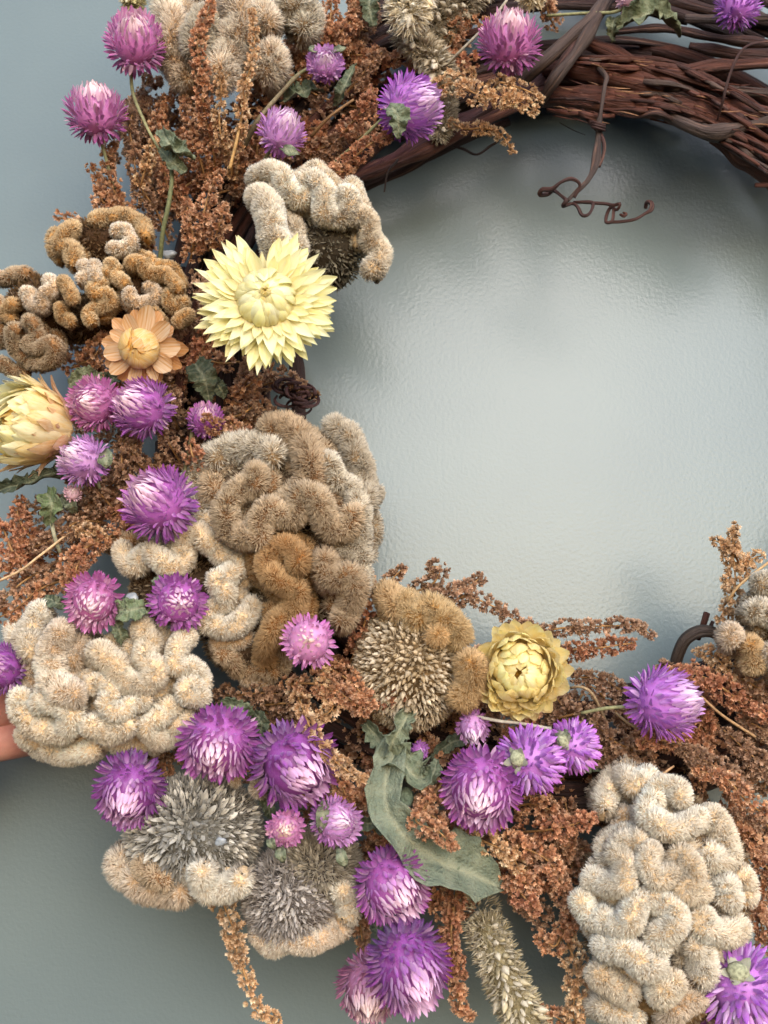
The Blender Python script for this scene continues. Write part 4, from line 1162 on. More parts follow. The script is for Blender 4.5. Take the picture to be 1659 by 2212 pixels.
# ------------------------------------------------------------------ leaves
GG, DG, LG = lin(112, 124, 100), lin(66, 80, 58), lin(132, 142, 116)
LEAVES = [
 ('curled grey-green leaf on the stem of the top left globe flower', [(350, 280, .064), (362, 305, .068), (385, 330, .068), (422, 345, .066)], (12, 22, 30, 6), GG, .5, 1.2, .1, .5),
 ('small folded leaf piece just under the curled stem leaf', [(346, 325, .062), (372, 350, .066), (400, 372, .064)], (6, 18, 10), GG * .95, .4, .3, .05, 0),
 ('dark crumpled leaf left of the small lilac globe flower', [(612, 215, .056), (640, 205, .062), (672, 195, .06), (698, 200, .056)], (12, 24, 22, 6), DG * 1.1, .4, .9, .12, .3),
 ('narrow dark leaf standing between the lilac and violet flowers', [(725, 230, .05), (742, 190, .055), (768, 140, .05)], (8, 17, 6), DG, .5, .5, .08, .3),
 ('dark leaf behind the ivory wheat celosia', [(800, -20, .05), (798, 20, .052), (806, 58, .05)], (26, 22, 8), DG * 1.1, .3, .3, .1, 0),
 ('flat grey leaf folded over the violet side-facing flower', [(838, 232, .082), (860, 252, .084), (858, 300, .08)], (10, 27, 5), GG, .35, .2, .05, .3),
 ('crumpled green leaf under the pale pink globe flower', [(1330, 60, .058), (1375, 35, .064), (1420, 30, .064), (1455, 60, .06), (1466, 80, .056)], (10, 32, 36, 24, 6), lin(104, 112, 80), .5, .9, .16, .3),
 ('small olive leaf hanging from the crumpled top leaf', [(1330, 35, .055), (1322, 60, .056), (1325, 90, .052)], (14, 18, 5), lin(96, 102, 66), .3, .4, .1, 0),
 ('dark green pointed leaf below the large yellow strawflower', [(420, 785, .05), (440, 815, .056), (452, 870, .052)], (22, 32, 4), DG * .95, .3, .2, .08, 0),
 ('small dark leaf right of the pointed dark leaf', [(462, 820, .05), (476, 840, .054), (486, 860, .05)], (8, 14, 4), DG, .3, .4, .08, 0),
 ('olive leaf behind the touching pair of globe flowers', [(150, 830, .05), (185, 815, .054), (225, 815, .05)], (10, 24, 8), lin(104, 108, 74), .4, .5, .08, 0),
 ('dark leaf between the peach strawflower and the purple pair', [(222, 835, .05), (245, 815, .054), (275, 812, .052)], (8, 18, 8), DG, .4, .5, .08, 0),
 ('long dark crinkled leaf lying under the cream-peach strawflower', [(-20, 1062, .05), (25, 1050, .056), (70, 1040, .058), (110, 1030, .058), (150, 1040, .05)], (10, 18, 17, 20, 6), lin(70, 84, 68), .5, 1.4, .2, .5),
 ('slim dark leaf tip left of the lilac globe flower', [(118, 1008, .06), (150, 985, .064), (180, 960, .06)], (5, 11, 3), DG * 1.1, .4, .6, .1, 0),
 ('mottled green curled leaf below the slim dark leaf', [(100, 1065, .06), (112, 1090, .066), (105, 1135, .062)], (16, 28, 8), lin(100, 118, 68), .6, .3, .08, .3),
 ('pale shrivelled leaf beside the tiny white bud', [(130, 1075, .056), (152, 1090, .06), (160, 1108, .056)], (8, 16, 5), LG, .4, .5, .1, 0),
 ('square grey-green leaf between two magenta globe flowers', [(252, 1318, .076), (282, 1318, .08), (316, 1312, .076)], (20, 24, 15), lin(118, 134, 96), .25, .2, .05, 0),
 ('small green leaf above the loose-petalled purple flower', [(352, 1244, .07), (345, 1262, .074), (335, 1280, .07)], (9, 17, 5), GG * .95, .3, .3, .05, 0),
 ('drooping dark leaf under the square leaf', [(246, 1336, .07), (256, 1362, .074), (268, 1385, .07)], (10, 15, 12), lin(90, 104, 80), .4, .5, .1, .3),
 ('small dark leaf between the rust spray and cream curls', [(98, 1290, .06), (122, 1302, .066), (148, 1305, .062)], (6, 15, 6), DG, .3, .2, .06, 0),
 ('green leaf curling out above the large purple globe flower', [(468, 1528, .056), (500, 1524, .062), (530, 1540, .06), (545, 1560, .052)], (8, 17, 17, 6), lin(94, 110, 84), .5, .8, .1, .4),
 ('dark leaf between the two big purple globe flowers', [(548, 1538, .05), (565, 1560, .054), (560, 1590, .05)], (8, 16, 8), DG, .4, .4, .1, 0),
 ('upright torn lobe of the wilted leaf below the tan seed head', [(886, 1520, .064), (872, 1560, .07), (850, 1600, .07), (838, 1640, .066)], (8, 24, 22, 16), LG * .85, .55, .8, .12, .5),
 ('broad crumpled part of the wilted leaf touching the tiny violet flower', [(790, 1560, .056), (826, 1610, .062), (870, 1650, .068), (905, 1680, .066), (930, 1660, .06)], (12, 26, 38, 34, 8), GG, .5, 1.0, .18, .4),
 ('long wilted leaf sweeping down to a broad ragged tip', [(862, 1600, .064), (840, 1655, .07), (832, 1715, .073), (850, 1775, .076), (896, 1825, .074), (955, 1862, .072), (1025, 1890, .068), (1090, 1922, .062)], (26, 36, 38, 42, 52, 66, 56, 3), lin(118, 128, 110), .38, .8, .05, .25),
 ('upper flap of the broad ragged leaf tip under rust florets', [(905, 1800, .062), (960, 1830, .066), (1010, 1850, .066), (1045, 1880, .062)], (18, 30, 30, 10), lin(120, 132, 108), .2, .3, .1, 0),
 ('short curled leaf joining the long wilted leaf from the left', [(762, 1800, .06), (782, 1780, .066), (812, 1782, .066), (832, 1800, .062)], (8, 18, 20, 12), GG * .9, .6, .7, .08, .3),
 ('small lobed leaf right of the wilted leaf', [(905, 1700, .06), (935, 1672, .062), (944, 1640, .058)], (14, 20, 5), GG * .85, .4, .6, .12, .3),
 ('narrow sage leaf behind the small pink bud', [(572, 1700, .05), (578, 1740, .056), (590, 1775, .052)], (10, 16, 6), lin(86, 98, 74), .4, .5, .1, .3),
 ('dark sage leaf above the small pink bud', [(600, 1720, .05), (630, 1735, .055), (662, 1745, .05)], (8, 16, 6), lin(80, 92, 68), .4, .5, .1, .3),
 ('dim green leaf behind the lower violet flower of the trio', [(1245, 1660, .045), (1290, 1655, .05), (1330, 1640, .046)], (6, 14, 5), DG * .9, .4, .5, .08, 0),
 ('dim sage leaf between the large and middle trio flowers', [(930, 1640, .04), (975, 1605, .045), (1030, 1590, .042)], (8, 16, 8), lin(84, 98, 78), .4, .5, .08, 0),
 ('thin green leaf by the stalk of the purple flower near the bottom', [(808, 1990, .055), (818, 2015, .06), (822, 2050, .056)], (5, 11, 5), lin(82, 92, 72), .3, .3, .08, 0),
]
for lab, pts, wd, c, cup, tw, rg, cs in LEAVES:
    leafy('dried_leaf', pts, wd, c, None, None, cup, tw, rg * 1.4, cs, 26, 11, None, lab, 'dried leaves in the wreath')
# stem that runs from the upper left globe flower down between the sprays
def lone_stem(label, pts, r0, r1, c):
    org = P(*pts[0])
    o = stem(None, org, pts, r0, r1, c, 'dried_stalk')
    o['label'] = label; o['category'] = 'stem'; o['group'] = 'bare dried stems in the wreath'
lone_stem('thick green stem running down from the curled leaf', [(345, 322, .06), (370, 365, .062), (366, 430, .062), (352, 500, .058), (345, 570, .05)], 4.5, 6, lin(106, 108, 74))
lone_stem('pale straw stem crossing the rust sprays top left', [(545, 110, .064), (530, 210, .068), (512, 300, .068), (496, 365, .064)], 2.6, 4, lin(180, 142, 92))
lone_stem('grey forked stem left of the lilac globe flower', [(648, 158, .066), (602, 206, .064), (556, 262, .062), (520, 330, .05)], 4, 7, lin(122, 110, 86))
lone_stem('thin grey stem passing behind the magenta globe flower', [(1095, 0, .066), (1060, 45, .066), (1000, 105, .064), (965, 140, .058)], 3.5, 3.5, lin(156, 146, 128))
lone_stem('brown stalk between lilac and violet globe flowers', [(764, 215, .058), (712, 252, .058), (672, 295, .05)], 3.2, 4, lin(128, 98, 68))
lone_stem('long pale stem across the left rust sprays', [(0, 1254, .062), (45, 1232, .064), (80, 1205, .066), (110, 1182, .064), (150, 1150, .058)], 3, 2.6, lin(192, 160, 122))
lone_stem('fuzzy grey stalk under the mottled green leaf', [(112, 1130, .062), (118, 1160, .062), (130, 1195, .058)], 4.5, 4, lin(150, 146, 120))
lone_stem('olive stalk right of the frayed purple globe flower', [(425, 880, .054), (412, 950, .058), (395, 1040, .058)], 5, 4, lin(104, 96, 66))
lone_stem('pale curved stem running to the yellow strawflower trio', [(1030, 1548, .066), (1080, 1558, .07), (1120, 1562, .07), (1190, 1575, .068)], 3.4, 3.8, lin(170, 162, 148))
lone_stem('thin tan stem slanting across the right rust sprays', [(1515, 1505, .06), (1560, 1545, .062), (1632, 1592, .06)], 3, 3, lin(158, 124, 88))
lone_stem('short tan stem above the worm-fold cockscomb', [(1415, 1690, .062), (1432, 1672, .064), (1455, 1655, .06)], 2.6, 2.4, lin(190, 150, 110))
lone_stem('curved stem right of the cupped yellow strawflower', [(1232, 1486, .058), (1256, 1484, .062), (1280, 1500, .06), (1310, 1560, .05)], 3, 3, lin(160, 136, 104))
lone_stem('slanting tan stem below the lone violet flower', [(1330, 1540, .055), (1370, 1570, .06), (1460, 1610, .055)], 3, 3, lin(150, 124, 92))
lone_stem('thin stalk rising through the right edge spray', [(1660, 1215, .06), (1620, 1245, .064), (1592, 1270, .064), (1570, 1300, .06)], 3, 3, lin(176, 142, 100))

# green bud
def bud():
    x, y, h = 877, 1724, .062
    c = P(x, y, h); u = U(h)
    V, F = ball(16, 12)
    W = np.stack([V[:, 0] * 16, V[:, 1] * 15, V[:, 2] * 22], 1) * u
    W *= (1 + .05 * np.sin(np.arctan2(V[:, 1], V[:, 0]) * 5))[:, None]
    k = sm(-.6, -.95, V[:, 2])[:, None]
    o = mk('flower_bud', W + c, F, M_BASE, None, c, lin(126, 142, 122) * (1 - k) + lin(206, 190, 200) * k)
    o['label'] = 'closed grey-green bud beside the wilted leaf'; o['category'] = 'bud'
bud()
# beads of clear glue and lint
def glue(x, y, h, r, label):
    m = bpy.data.materials.get('glue')
    if not m:
        m, nt, b = newmat('glue')
        b.inputs['Base Color'].default_value = (.42, .44, .46, 1); b.inputs['Roughness'].default_value = .12
        b.inputs['Transmission Weight'].default_value = .35
    V, F = ball(14, 10)
    W = V * (1 + .35 * noise(V, 2.6, x)[:, None]) * np.array([r * 1.5, r * .7, r]) * U(h)
    c = P(x, y, h)
    o = mk('glue_blob', W + c, F, m, None, c)
    o['label'] = label; o['category'] = 'glue'; o['group'] = 'beads of hot glue'
glue(366, 550, .046, 11, 'shiny bead of glue left of the large yellow strawflower')
glue(478, 1818, .078, 9, 'shiny glue smear on the grey bristly seed head')
glue(285, 1292, .064, 10, 'whitish glue bead behind the square leaf')
glue(310, 1075, .04, 5, 'tiny glue bead under the purple globe flower')
glue(322, 193, .05, 6, 'small glue bead behind the top left globe flower stem')

# ------------------------------------------------------------------ amaranth sprays
def floret_template(k, rg):
    V, C = [], []
    for i in range(k):
        ph = 2 * np.pi * i / k + rg.uniform(-.25, .25)
        op = rg.uniform(.30, .85)
        d = np.array([math.sin(op) * math.cos(ph), math.sin(op) * math.sin(ph), math.cos(op)])
        s = np.array([-math.sin(ph), math.cos(ph), 0]); n = np.cross(d, s)
        L = rg.uniform(.8, 1.15); w = .33 * rg.uniform(.8, 1.2)
        V += [d * .05, d * L * .5 + s * w + n * .03, d * L + n * -.06, d * L * .5 - s * w + n * .03, d * L * .5 - n * .12]
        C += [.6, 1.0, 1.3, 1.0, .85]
    F = []
    for i in range(k):
        a = i * 5
        F += [(a, a + 1, a + 4), (a + 4, a + 1, a + 2), (a, a + 4, a + 3), (a + 4, a + 2, a + 3)]
    return np.array(V), np.array(F), np.array(C)
TG = np.random.default_rng(5)
TPL = [floret_template(6, TG) for _ in range(6)]
RUST = [lin(196, 138, 94), lin(206, 152, 108), lin(184, 124, 82), lin(220, 174, 134), lin(178, 130, 96)]
TANF = [lin(210, 166, 118), lin(220, 180, 134), lin(198, 152, 104), lin(234, 202, 164)]
BRNF = [lin(178, 136, 104), lin(164, 122, 90), lin(196, 158, 126), lin(152, 112, 82)]
REDF = [lin(188, 124, 84), lin(200, 142, 100), lin(172, 110, 74)]
SPR = {'r': RUST, 't': TANF, 'b': BRNF, 'd': REDF}

def spray(pts, rad, kind='r', dens=1.0, size=8.6, label=None, group=None, side=0.0):
    """pts x, y, h; florets packed round the stem"""
    rg = np.random.default_rng(int(abs(pts[0][0] * 13 + pts[0][1] * 7 + pts[-1][0])) + 1)
    q = resample(np.array(pts, float), 5)
    L = len(q) * 5.0
    q[:, 0] += 3 * np.sin(np.arange(len(q)) * .21 + rg.random() * 6); q[:, 1] += 3 * np.sin(np.arange(len(q)) * .17 + rg.random() * 6)
    w = P(q[:, 0], q[:, 1], q[:, 2]); u = U(float(q[:, 2].mean()))
    org = w[0]
    t = thing('amaranth_spray', label, 'dried flower', org, group)
    V, F = tube(w, np.linspace(3.0, 1.4, len(w)) * u, 6, .1, 1, 300)
    mk('stem', V, F, M_STEM, t, org, np.ones((len(V), 3)) * lin(164, 124, 80))
    T, A, B = frames(w)
    n = max(18, int(L * rad / 34 * dens * 2.1))
    s = rg.random(n) ** .9
    # gather the florets in knots along the stem
    nk = max(3, int(L / 19)); kn = np.floor(s * nk); s = (kn + .5 + (s * nk - kn - .5) * .72) / nk
    k = np.clip((s * len(w)).astype(int), 0, len(w) - 1)
    ph = rg.random(n) * 2 * np.pi
    kr = .72 + .5 * np.sin(kn * 2.1 + rg.random() * 6) ** 2
    taper = np.interp(s, [0, .12, .7, 1], [.55, 1, .85, .32])
    rr = rad * u * taper * kr * np.sqrt(rg.uniform(.22, 1.0, n))
    nn = np.cos(ph)[:, None] * A[k] + np.sin(ph)[:, None] * B[k]
    pos = w[k] + nn * rr[:, None]
    d = nrm(nn + .35 * T[k] + .32 * rg.normal(size=(n, 3)))
    e1 = nrm(np.cross(d, rg.normal(size=(n, 3)))); e2 = np.cross(d, e1)
    sz = size * u * rg.uniform(.7, 1.2, n) * np.interp(s, [0, .8, 1], [1, 1, .8])
    tp = rg.integers(0, len(TPL), n)
    pal = np.array(SPR[kind]); tone = rg.uniform(.85, 1.12)
    Vs, Fs, Cs, off = [], [], [], 0
    for a, (TV, TF, TC) in enumerate(TPL):
        m = np.where(tp == a)[0]
        if not len(m): continue
        X = (TV[None, :, 0, None] * e1[m][:, None, :] + TV[None, :, 1, None] * e2[m][:, None, :] + TV[None, :, 2, None] * d[m][:, None, :]) * sz[m][:, None, None] + pos[m][:, None, :]
        c = (pal[rg.integers(0, len(pal), len(m))] * .88 + .045) * tone * 1.12 * rg.uniform(.8, 1.2, (len(m), 1))
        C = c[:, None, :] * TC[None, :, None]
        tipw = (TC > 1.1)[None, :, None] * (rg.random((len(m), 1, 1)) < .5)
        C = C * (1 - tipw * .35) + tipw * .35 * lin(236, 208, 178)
        Fs.append((TF[None] + (np.arange(len(m)) * len(TV))[:, None, None] + off).reshape(-1, 3))
        Vs.append(X.reshape(-1, 3)); Cs.append(C.reshape(-1, 3)); off += len(m) * len(TV)
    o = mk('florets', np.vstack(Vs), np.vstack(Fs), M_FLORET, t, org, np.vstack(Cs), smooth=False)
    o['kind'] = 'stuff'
    return t

def rel(dx, dy):
    if abs(dx) > 1.8 * abs(dy): return 'right of' if dx > 0 else 'left of'
    if abs(dy) > 1.8 * abs(dx): return 'below' if dy > 0 else 'above'
    return ('below and ' if dy > 0 else 'above and ') + ('right of' if dx > 0 else 'left of')
USED = set()
ADJ = {'r': 'rust-orange', 't': 'golden tan', 'b': 'dull brown', 'd': 'reddish'}
SHORT = {}
def short(l):
    """a neighbour named in a few words"""
    w = l.replace(',', '').split()
    cut = len(w)
    for i, a in enumerate(w):
        if i >= 3 and a in ('at', 'beside', 'below', 'above', 'with', 'against', 'next', 'near', 'under', 'behind', 'left', 'right', 'facing', 'standing', 'half', 'cut', 'tucked', 'wedged', 'hanging', 'pointing', 'in', 'on', 'of', 'jutting', 'between', 'seen', 'just', 'highest', 'peeking', 'hidden', 'barely', 'middle'):
            cut = i; break
    return ' '.join(w[:cut])
def spray_label(x, y, kind, L, k):
    ds = sorted(LAND, key=lambda l: (l[0] - x) ** 2 + (l[1] - y) ** 2)
    size = 'long' if L > 190 else ('short' if L < 95 else 'medium')
    for l in ds[:6]:
        s = f'{size} {ADJ[kind]} amaranth spray {rel(x - l[0], y - l[1])} the {short(l[2])}'
        if s not in USED and len(s.split()) <= 16:
            USED.add(s); return s
    for a in range(5):
        s = f'{ADJ[kind]} amaranth spray between the {short(ds[a][2])} and the {short(ds[a + 1][2])}'
        if s not in USED and len(s.split()) <= 16:
            USED.add(s); return s
    s = f'{size} {ADJ[kind]} amaranth spray near the {short(ds[0][2])}'
    USED.add(s); return s

SPRAYS = [
 # upper left bank
 ('r', 17, [(330, 520, .03), (250, 450, .045), (205, 372, .05), (196, 362, .052)]),
 ('r', 20, [(330, 540, .035), (262, 440, .05), (230, 350, .055), (245, 310, .055)]),
 ('r', 20, [(280, 470, .04), (230, 440, .05), (210, 400, .05)]),
 ('b', 20, [(370, 520, .035), (310, 410, .05), (280, 300, .05), (290, 240, .05)]),
 ('b', 20, [(390, 460, .03), (340, 320, .04), (310, 220, .045), (318, 165, .045)]),
 ('r', 20, [(400, 480, .036), (365, 400, .048), (345, 260, .048), (375, 190, .048)]),
 ('t', 16, [(300, 440, .04), (312, 380, .056), (330, 300, .056)]),
 ('r', 22, [(420, 540, .045), (435, 470, .06), (460, 400, .06), (480, 370, .056)]),
 ('r', 24, [(450, 545, .05), (470, 490, .062), (490, 440, .064)]),
 ('r', 22, [(410, 560, .05), (415, 500, .06), (405, 440, .06)]),
 ('r', 20, [(440, 400, .045), (430, 330, .056), (405, 260, .056), (395, 215, .055)]),
 ('r', 19, [(470, 390, .045), (450, 280, .06), (438, 200, .07), (430, 90, .076), (455, 0, .078), (455, -40, .078)]),
 ('t', 13, [(490, 350, .05), (478, 290, .066), (476, 210, .072), (470, 140, .076)]),
 ('t', 14, [(500, 380, .05), (515, 290, .066), (528, 200, .074), (550, 80, .078), (545, 20, .078)]),
 ('r', 20, [(520, 420, .04), (515, 350, .05), (535, 270, .05)]),
 ('r', 18, [(560, 360, .04), (560, 300, .046), (590, 240, .046)]),
 ('r', 20, [(300, 250, .03), (320, 195, .04), (345, 170, .042)]),
 # top centre
 ('r', 24, [(640, 200, .04), (680, 110, .05), (712, 40, .05), (720, -30, .05)]),
 ('r', 22, [(700, 180, .04), (730, 100, .05), (770, 30, .05), (760, -30, .05)]),
 ('r', 20, [(640, 130, .04), (690, 90, .05), (730, 75, .054), (762, 40, .052)]),
 ('b', 16, [(740, 210, .045), (790, 150, .05), (830, 110, .05)]),
 ('d', 21, [(745, 290, .05), (780, 240, .062), (806, 190, .064)]),
 ('d', 21, [(700, 395, .045), (760, 345, .058), (800, 310, .064), (838, 298, .064)]),
 ('r', 18, [(660, 370, .045), (700, 378, .056), (745, 372, .058), (770, 350, .056)]),
 ('b', 20, [(640, 330, .04), (690, 320, .046), (750, 290, .046)]),
 ('r', 18, [(650, 380, .03), (670, 330, .04), (700, 270, .04)]),
 ('t', 26, [(930, 200, .05), (985, 180, .066), (1040, 205, .07), (1100, 215, .07), (1160, 240, .068)]),
 ('t', 18, [(985, 165, .055), (1005, 152, .066), (1020, 160, .068)]),
 ('t', 16, [(1060, 200, .06), (1085, 178, .07), (1130, 190, .07), (1170, 215, .068)]),
 ('t', 12, [(960, 250, .045), (1000, 275, .054), (1040, 278, .056), (1085, 295, .056), (1112, 330, .054)]),
 ('r', 18, [(1200, 60, .03), (1180, 20, .04), (1190, -20, .04)]),
 # left middle
 ('b', 18, [(560, 830, .03), (620, 820, .045), (660, 850, .05), (682, 860, .048)]),
 ('r', 18, [(500, 860, .04), (540, 835, .052), (560, 815, .054)]),
 ('b', 18, [(470, 900, .04), (520, 900, .05), (560, 880, .05), (610, 910, .045)]),
 ('b', 18, [(380, 930, .04), (372, 880, .055), (385, 840, .056)]),
 ('b', 20, [(400, 1020, .04), (370, 970, .055), (350, 930, .056)]),
 ('b', 20, [(300, 1080, .04), (270, 1020, .055), (260, 970, .055), (275, 940, .05)]),
 ('b', 18, [(330, 1030, .045), (290, 990, .055), (300, 950, .055)]),
 ('d', 20, [(440, 1020, .05), (420, 985, .064), (412, 950, .062)]),
 ('r', 18, [(510, 950, .05), (470, 925, .062), (445, 905, .068)]),
 ('r', 18, [(560, 960, .05), (520, 930, .06), (490, 905, .058)]),
 ('b', 20, [(250, 1110, .045), (215, 1070, .055), (190, 1040, .05)]),
 ('d', 24, [(60, 1250, .04), (30, 1190, .055), (10, 1150, .05), (-20, 1130, .05)]),
 ('d', 22, [(120, 1200, .04), (60, 1150, .055), (35, 1110, .055), (50, 1080, .05)]),
 ('b', 22, [(220, 1130, .045), (160, 1130, .056), (100, 1170, .056), (60, 1190, .05)]),
 ('r', 22, [(250, 1150, .05), (190, 1180, .062), (150, 1220, .066), (140, 1260, .066)]),
 ('d', 20, [(200, 1180, .055), (165, 1220, .068), (155, 1270, .068)]),
 ('b', 20, [(90, 1230, .045), (40, 1270, .056), (-10, 1310, .055)]),
 ('r', 22, [(150, 1250, .045), (80, 1280, .056), (20, 1320, .055), (-20, 1340, .05)]),
 ('r', 20, [(60, 1160, .04), (20, 1220, .055), (-15, 1250, .055)]),
 ('t', 20, [(240, 1160, .05), (200, 1150, .062), (170, 1140, .06)]),
 # centre, behind and round the tan seed head
 ('d', 21, [(745, 1450, .045), (780, 1380, .056), (795, 1290, .06), (797, 1235, .058)]),
 ('b', 16, [(820, 1300, .035), (850, 1250, .045), (870, 1225, .046)]),
 ('b', 20, [(880, 1290, .035), (930, 1260, .045), (950, 1225, .046), (925, 1222, .046)]),
 ('b', 22, [(900, 1310, .035), (960, 1285, .045), (1000, 1275, .046), (1045, 1250, .045)]),
 ('b', 16, [(960, 1330, .035), (1000, 1290, .045), (1060, 1310, .048), (1130, 1345, .05), (1150, 1345, .05)]),
 ('b', 16, [(1140, 1400, .04), (1180, 1365, .052), (1240, 1352, .056), (1330, 1355, .058), (1380, 1350, .058), (1412, 1372, .056)]),
 ('d', 20, [(1200, 1430, .04), (1240, 1402, .054), (1300, 1398, .058), (1370, 1392, .058)]),
 ('b', 16, [(1080, 1370, .035), (1130, 1350, .045), (1170, 1370, .048)]),
 ('t', 20, [(1600, 1440, .04), (1575, 1330, .052), (1588, 1240, .056), (1582, 1145, .056), (1590, 1130, .055)]),
 ('t', 15, [(1610, 1230, .05), (1585, 1195, .056), (1545, 1172, .056), (1535, 1176, .055)]),
 ('t', 15, [(1600, 1240, .05), (1625, 1205, .054), (1645, 1200, .052)]),
 ('t', 15, [(1590, 1290, .05), (1572, 1262, .056), (1568, 1245, .054)]),
 ('b', 22, [(1500, 1470, .04), (1440, 1450, .05), (1420, 1432, .05)]),
 ('d', 26, [(1640, 1560, .045), (1580, 1500, .058), (1510, 1460, .062), (1440, 1455, .06)]),
 ('t', 22, [(1640, 1500, .045), (1580, 1450, .055), (1540, 1420, .056), (1500, 1410, .05)]),
 ('b', 24, [(1700, 1540, .045), (1640, 1490, .055), (1590, 1460, .056)]),
 ('b', 18, [(1360, 1500, .035), (1300, 1470, .046), (1240, 1465, .048)]),
 ('b', 20, [(1360, 1570, .035), (1300, 1500, .046), (1260, 1480, .046)]),
 ('b', 22, [(1400, 1640, .04), (1330, 1600, .052), (1280, 1550, .054)]),
 ('d', 18, [(1500, 1620, .045), (1440, 1600, .06), (1400, 1595, .062), (1385, 1610, .06)]),
 ('b', 24, [(1620, 1700, .045), (1540, 1650, .058), (1460, 1620, .06)]),
 ('r', 20, [(1660, 1760, .05), (1600, 1720, .062), (1560, 1680, .062), (1500, 1660, .06)]),
 ('b', 24, [(1700, 1700, .04), (1640, 1640, .05), (1560, 1580, .052)]),
 ('b', 22, [(1700, 1620, .04), (1650, 1580, .05), (1600, 1550, .052)]),
 ('b', 22, [(1700, 1860, .04), (1650, 1780, .052), (1600, 1760, .052)]),
 ('r', 22, [(1700, 1960, .04), (1660, 1880, .052), (1630, 1830, .052)]),
 ('r', 22, [(1700, 2080, .04), (1650, 2010, .05), (1640, 1960, .05)]),
 ('d', 18, [(1680, 1560, .05), (1650, 1540, .06), (1620, 1530, .06)]),
 # centre front
 ('t', 19, [(690, 1430, .05), (700, 1480, .066), (720, 1530, .07), (680, 1560, .068)]),
 ('r', 24, [(620, 1480, .05), (680, 1480, .066), (740, 1500, .07), (800, 1540, .068)]),
 ('r', 22, [(700, 1430, .05), (760, 1480, .066), (810, 1530, .07)]),
 ('d', 18, [(800, 1520, .055), (840, 1510, .068), (872, 1495, .068)]),
 ('t', 19, [(630, 1470, .055), (660, 1550, .074), (700, 1620, .08), (745, 1660, .082), (790, 1690, .08)]),
 ('r', 22, [(700, 1640, .055), (740, 1700, .064), (760, 1740, .064)]),
 ('b', 22, [(560, 1520, .04), (620, 1520, .05), (680, 1540, .05)]),
 ('b', 22, [(470, 1500, .035), (540, 1500, .045), (610, 1500, .048)]),
 ('r', 20, [(740, 1740, .05), (790, 1720, .06), (800, 1670, .06)]),
 ('r', 22, [(960, 1680, .05), (930, 1730, .07), (900, 1770, .076), (945, 1800, .082), (985, 1835, .084)]),
 ('r', 20, [(930, 1700, .05), (920, 1750, .07), (960, 1780, .074)]),
 ('d', 22, [(1120, 1800, .05), (1180, 1790, .066), (1240, 1780, .07), (1290, 1770, .07)]),
 ('r', 22, [(1100, 1740, .05), (1160, 1740, .06), (1220, 1770, .062)]),
 ('t', 22, [(1000, 1790, .05), (1050, 1820, .066), (1100, 1850, .068), (1130, 1890, .064)]),
 ('r', 24, [(1080, 1800, .05), (1130, 1830, .066), (1190, 1870, .068), (1230, 1930, .062)]),
 ('r', 24, [(1060, 1880, .05), (1110, 1900, .064), (1170, 1920, .066)]),
 ('d', 22, [(1090, 1890, .05), (1130, 1930, .066), (1160, 1970, .066)]),
 ('r', 24, [(1180, 1880, .05), (1220, 1940, .06), (1240, 2000, .058)]),
 ('b', 24, [(1180, 1990, .045), (1140, 1960, .055), (1110, 1930, .055)]),
 ('r', 22, [(1230, 1980, .05), (1200, 2040, .058), (1160, 2020, .055)]),
 ('t', 24, [(1220, 2010, .05), (1244, 2090, .06), (1240, 2170, .06), (1250, 2230, .056)]),
 ('r', 18, [(1280, 2260, .045), (1210, 2200, .055), (1170, 2180, .054)]),
 ('r', 20, [(930, 1900, .045), (960, 1970, .056), (985, 1950, .056)]),
 ('d', 20, [(990, 1910, .05), (975, 1990, .058), (985, 2070, .056), (1000, 2110, .054)]),
 ('r', 18, [(960, 2000, .045), (975, 2100, .052), (1000, 2180, .05), (1025, 2200, .05)]),
 ('b', 20, [(880, 1850, .04), (930, 1890, .05), (980, 1900, .05)]),
 ('r', 18, [(780, 1930, .04), (775, 1980, .048), (785, 2030, .048), (790, 2060, .046)]),
 ('r', 20, [(790, 1850, .04), (820, 1820, .05), (800, 1780, .05)]),
 ('d', 16, [(820, 1800, .045), (850, 1830, .055), (880, 1850, .055)]),
 ('t', 22, [(470, 1915, .05), (490, 1970, .058), (510, 2040, .06), (520, 2090, .058)]),
 ('t', 14, [(505, 2060, .055), (540, 2130, .058), (555, 2180, .058), (590, 2200, .056), (598, 2225, .055)]),
 ('b', 22, [(290, 1640, .035), (350, 1625, .045), (400, 1640, .045)]),
 ('r', 20, [(260, 1610, .035), (300, 1640, .045), (370, 1670, .045)]),
 ('r', 24, [(1700, 1880, .04), (1640, 1820, .05), (1585, 1770, .05)]),
 ('b', 24, [(1700, 1750, .035), (1640, 1800, .045), (1600, 1840, .045)]),
 ('r', 24, [(1260, 1900, .04), (1215, 1840, .05), (1240, 1790, .052)]),
 ('b', 24, [(1440, 1680, .04), (1360, 1640, .05), (1290, 1640, .05)]),
 ('b', 22, [(1180, 1560, .035), (1240, 1540, .045), (1300, 1530, .045)]),
 ('b', 22, [(760, 1600, .035), (800, 1560, .045), (850, 1530, .045)]),
 ('b', 22, [(40, 1130, .03), (90, 1100, .04), (150, 1080, .042)]),
 ('b', 24, [(160, 900, .03), (230, 940, .04), (290, 960, .042)]),
 ('r', 16, [(130, 470, .04), (160, 472, .046), (178, 478, .044)]),
]
for k, (kind, rad, pts) in enumerate(SPRAYS):
    L = sum(math.hypot(pts[i + 1][0] - pts[i][0], pts[i + 1][1] - pts[i][1]) for i in range(len(pts) - 1))
    m = pts[len(pts) // 2]
    spray(pts, rad, kind, 1.0, 10.4 if kind != 't' else 9.8, spray_label(m[0], m[1], kind, L, k), 'amaranth sprays in the wreath')

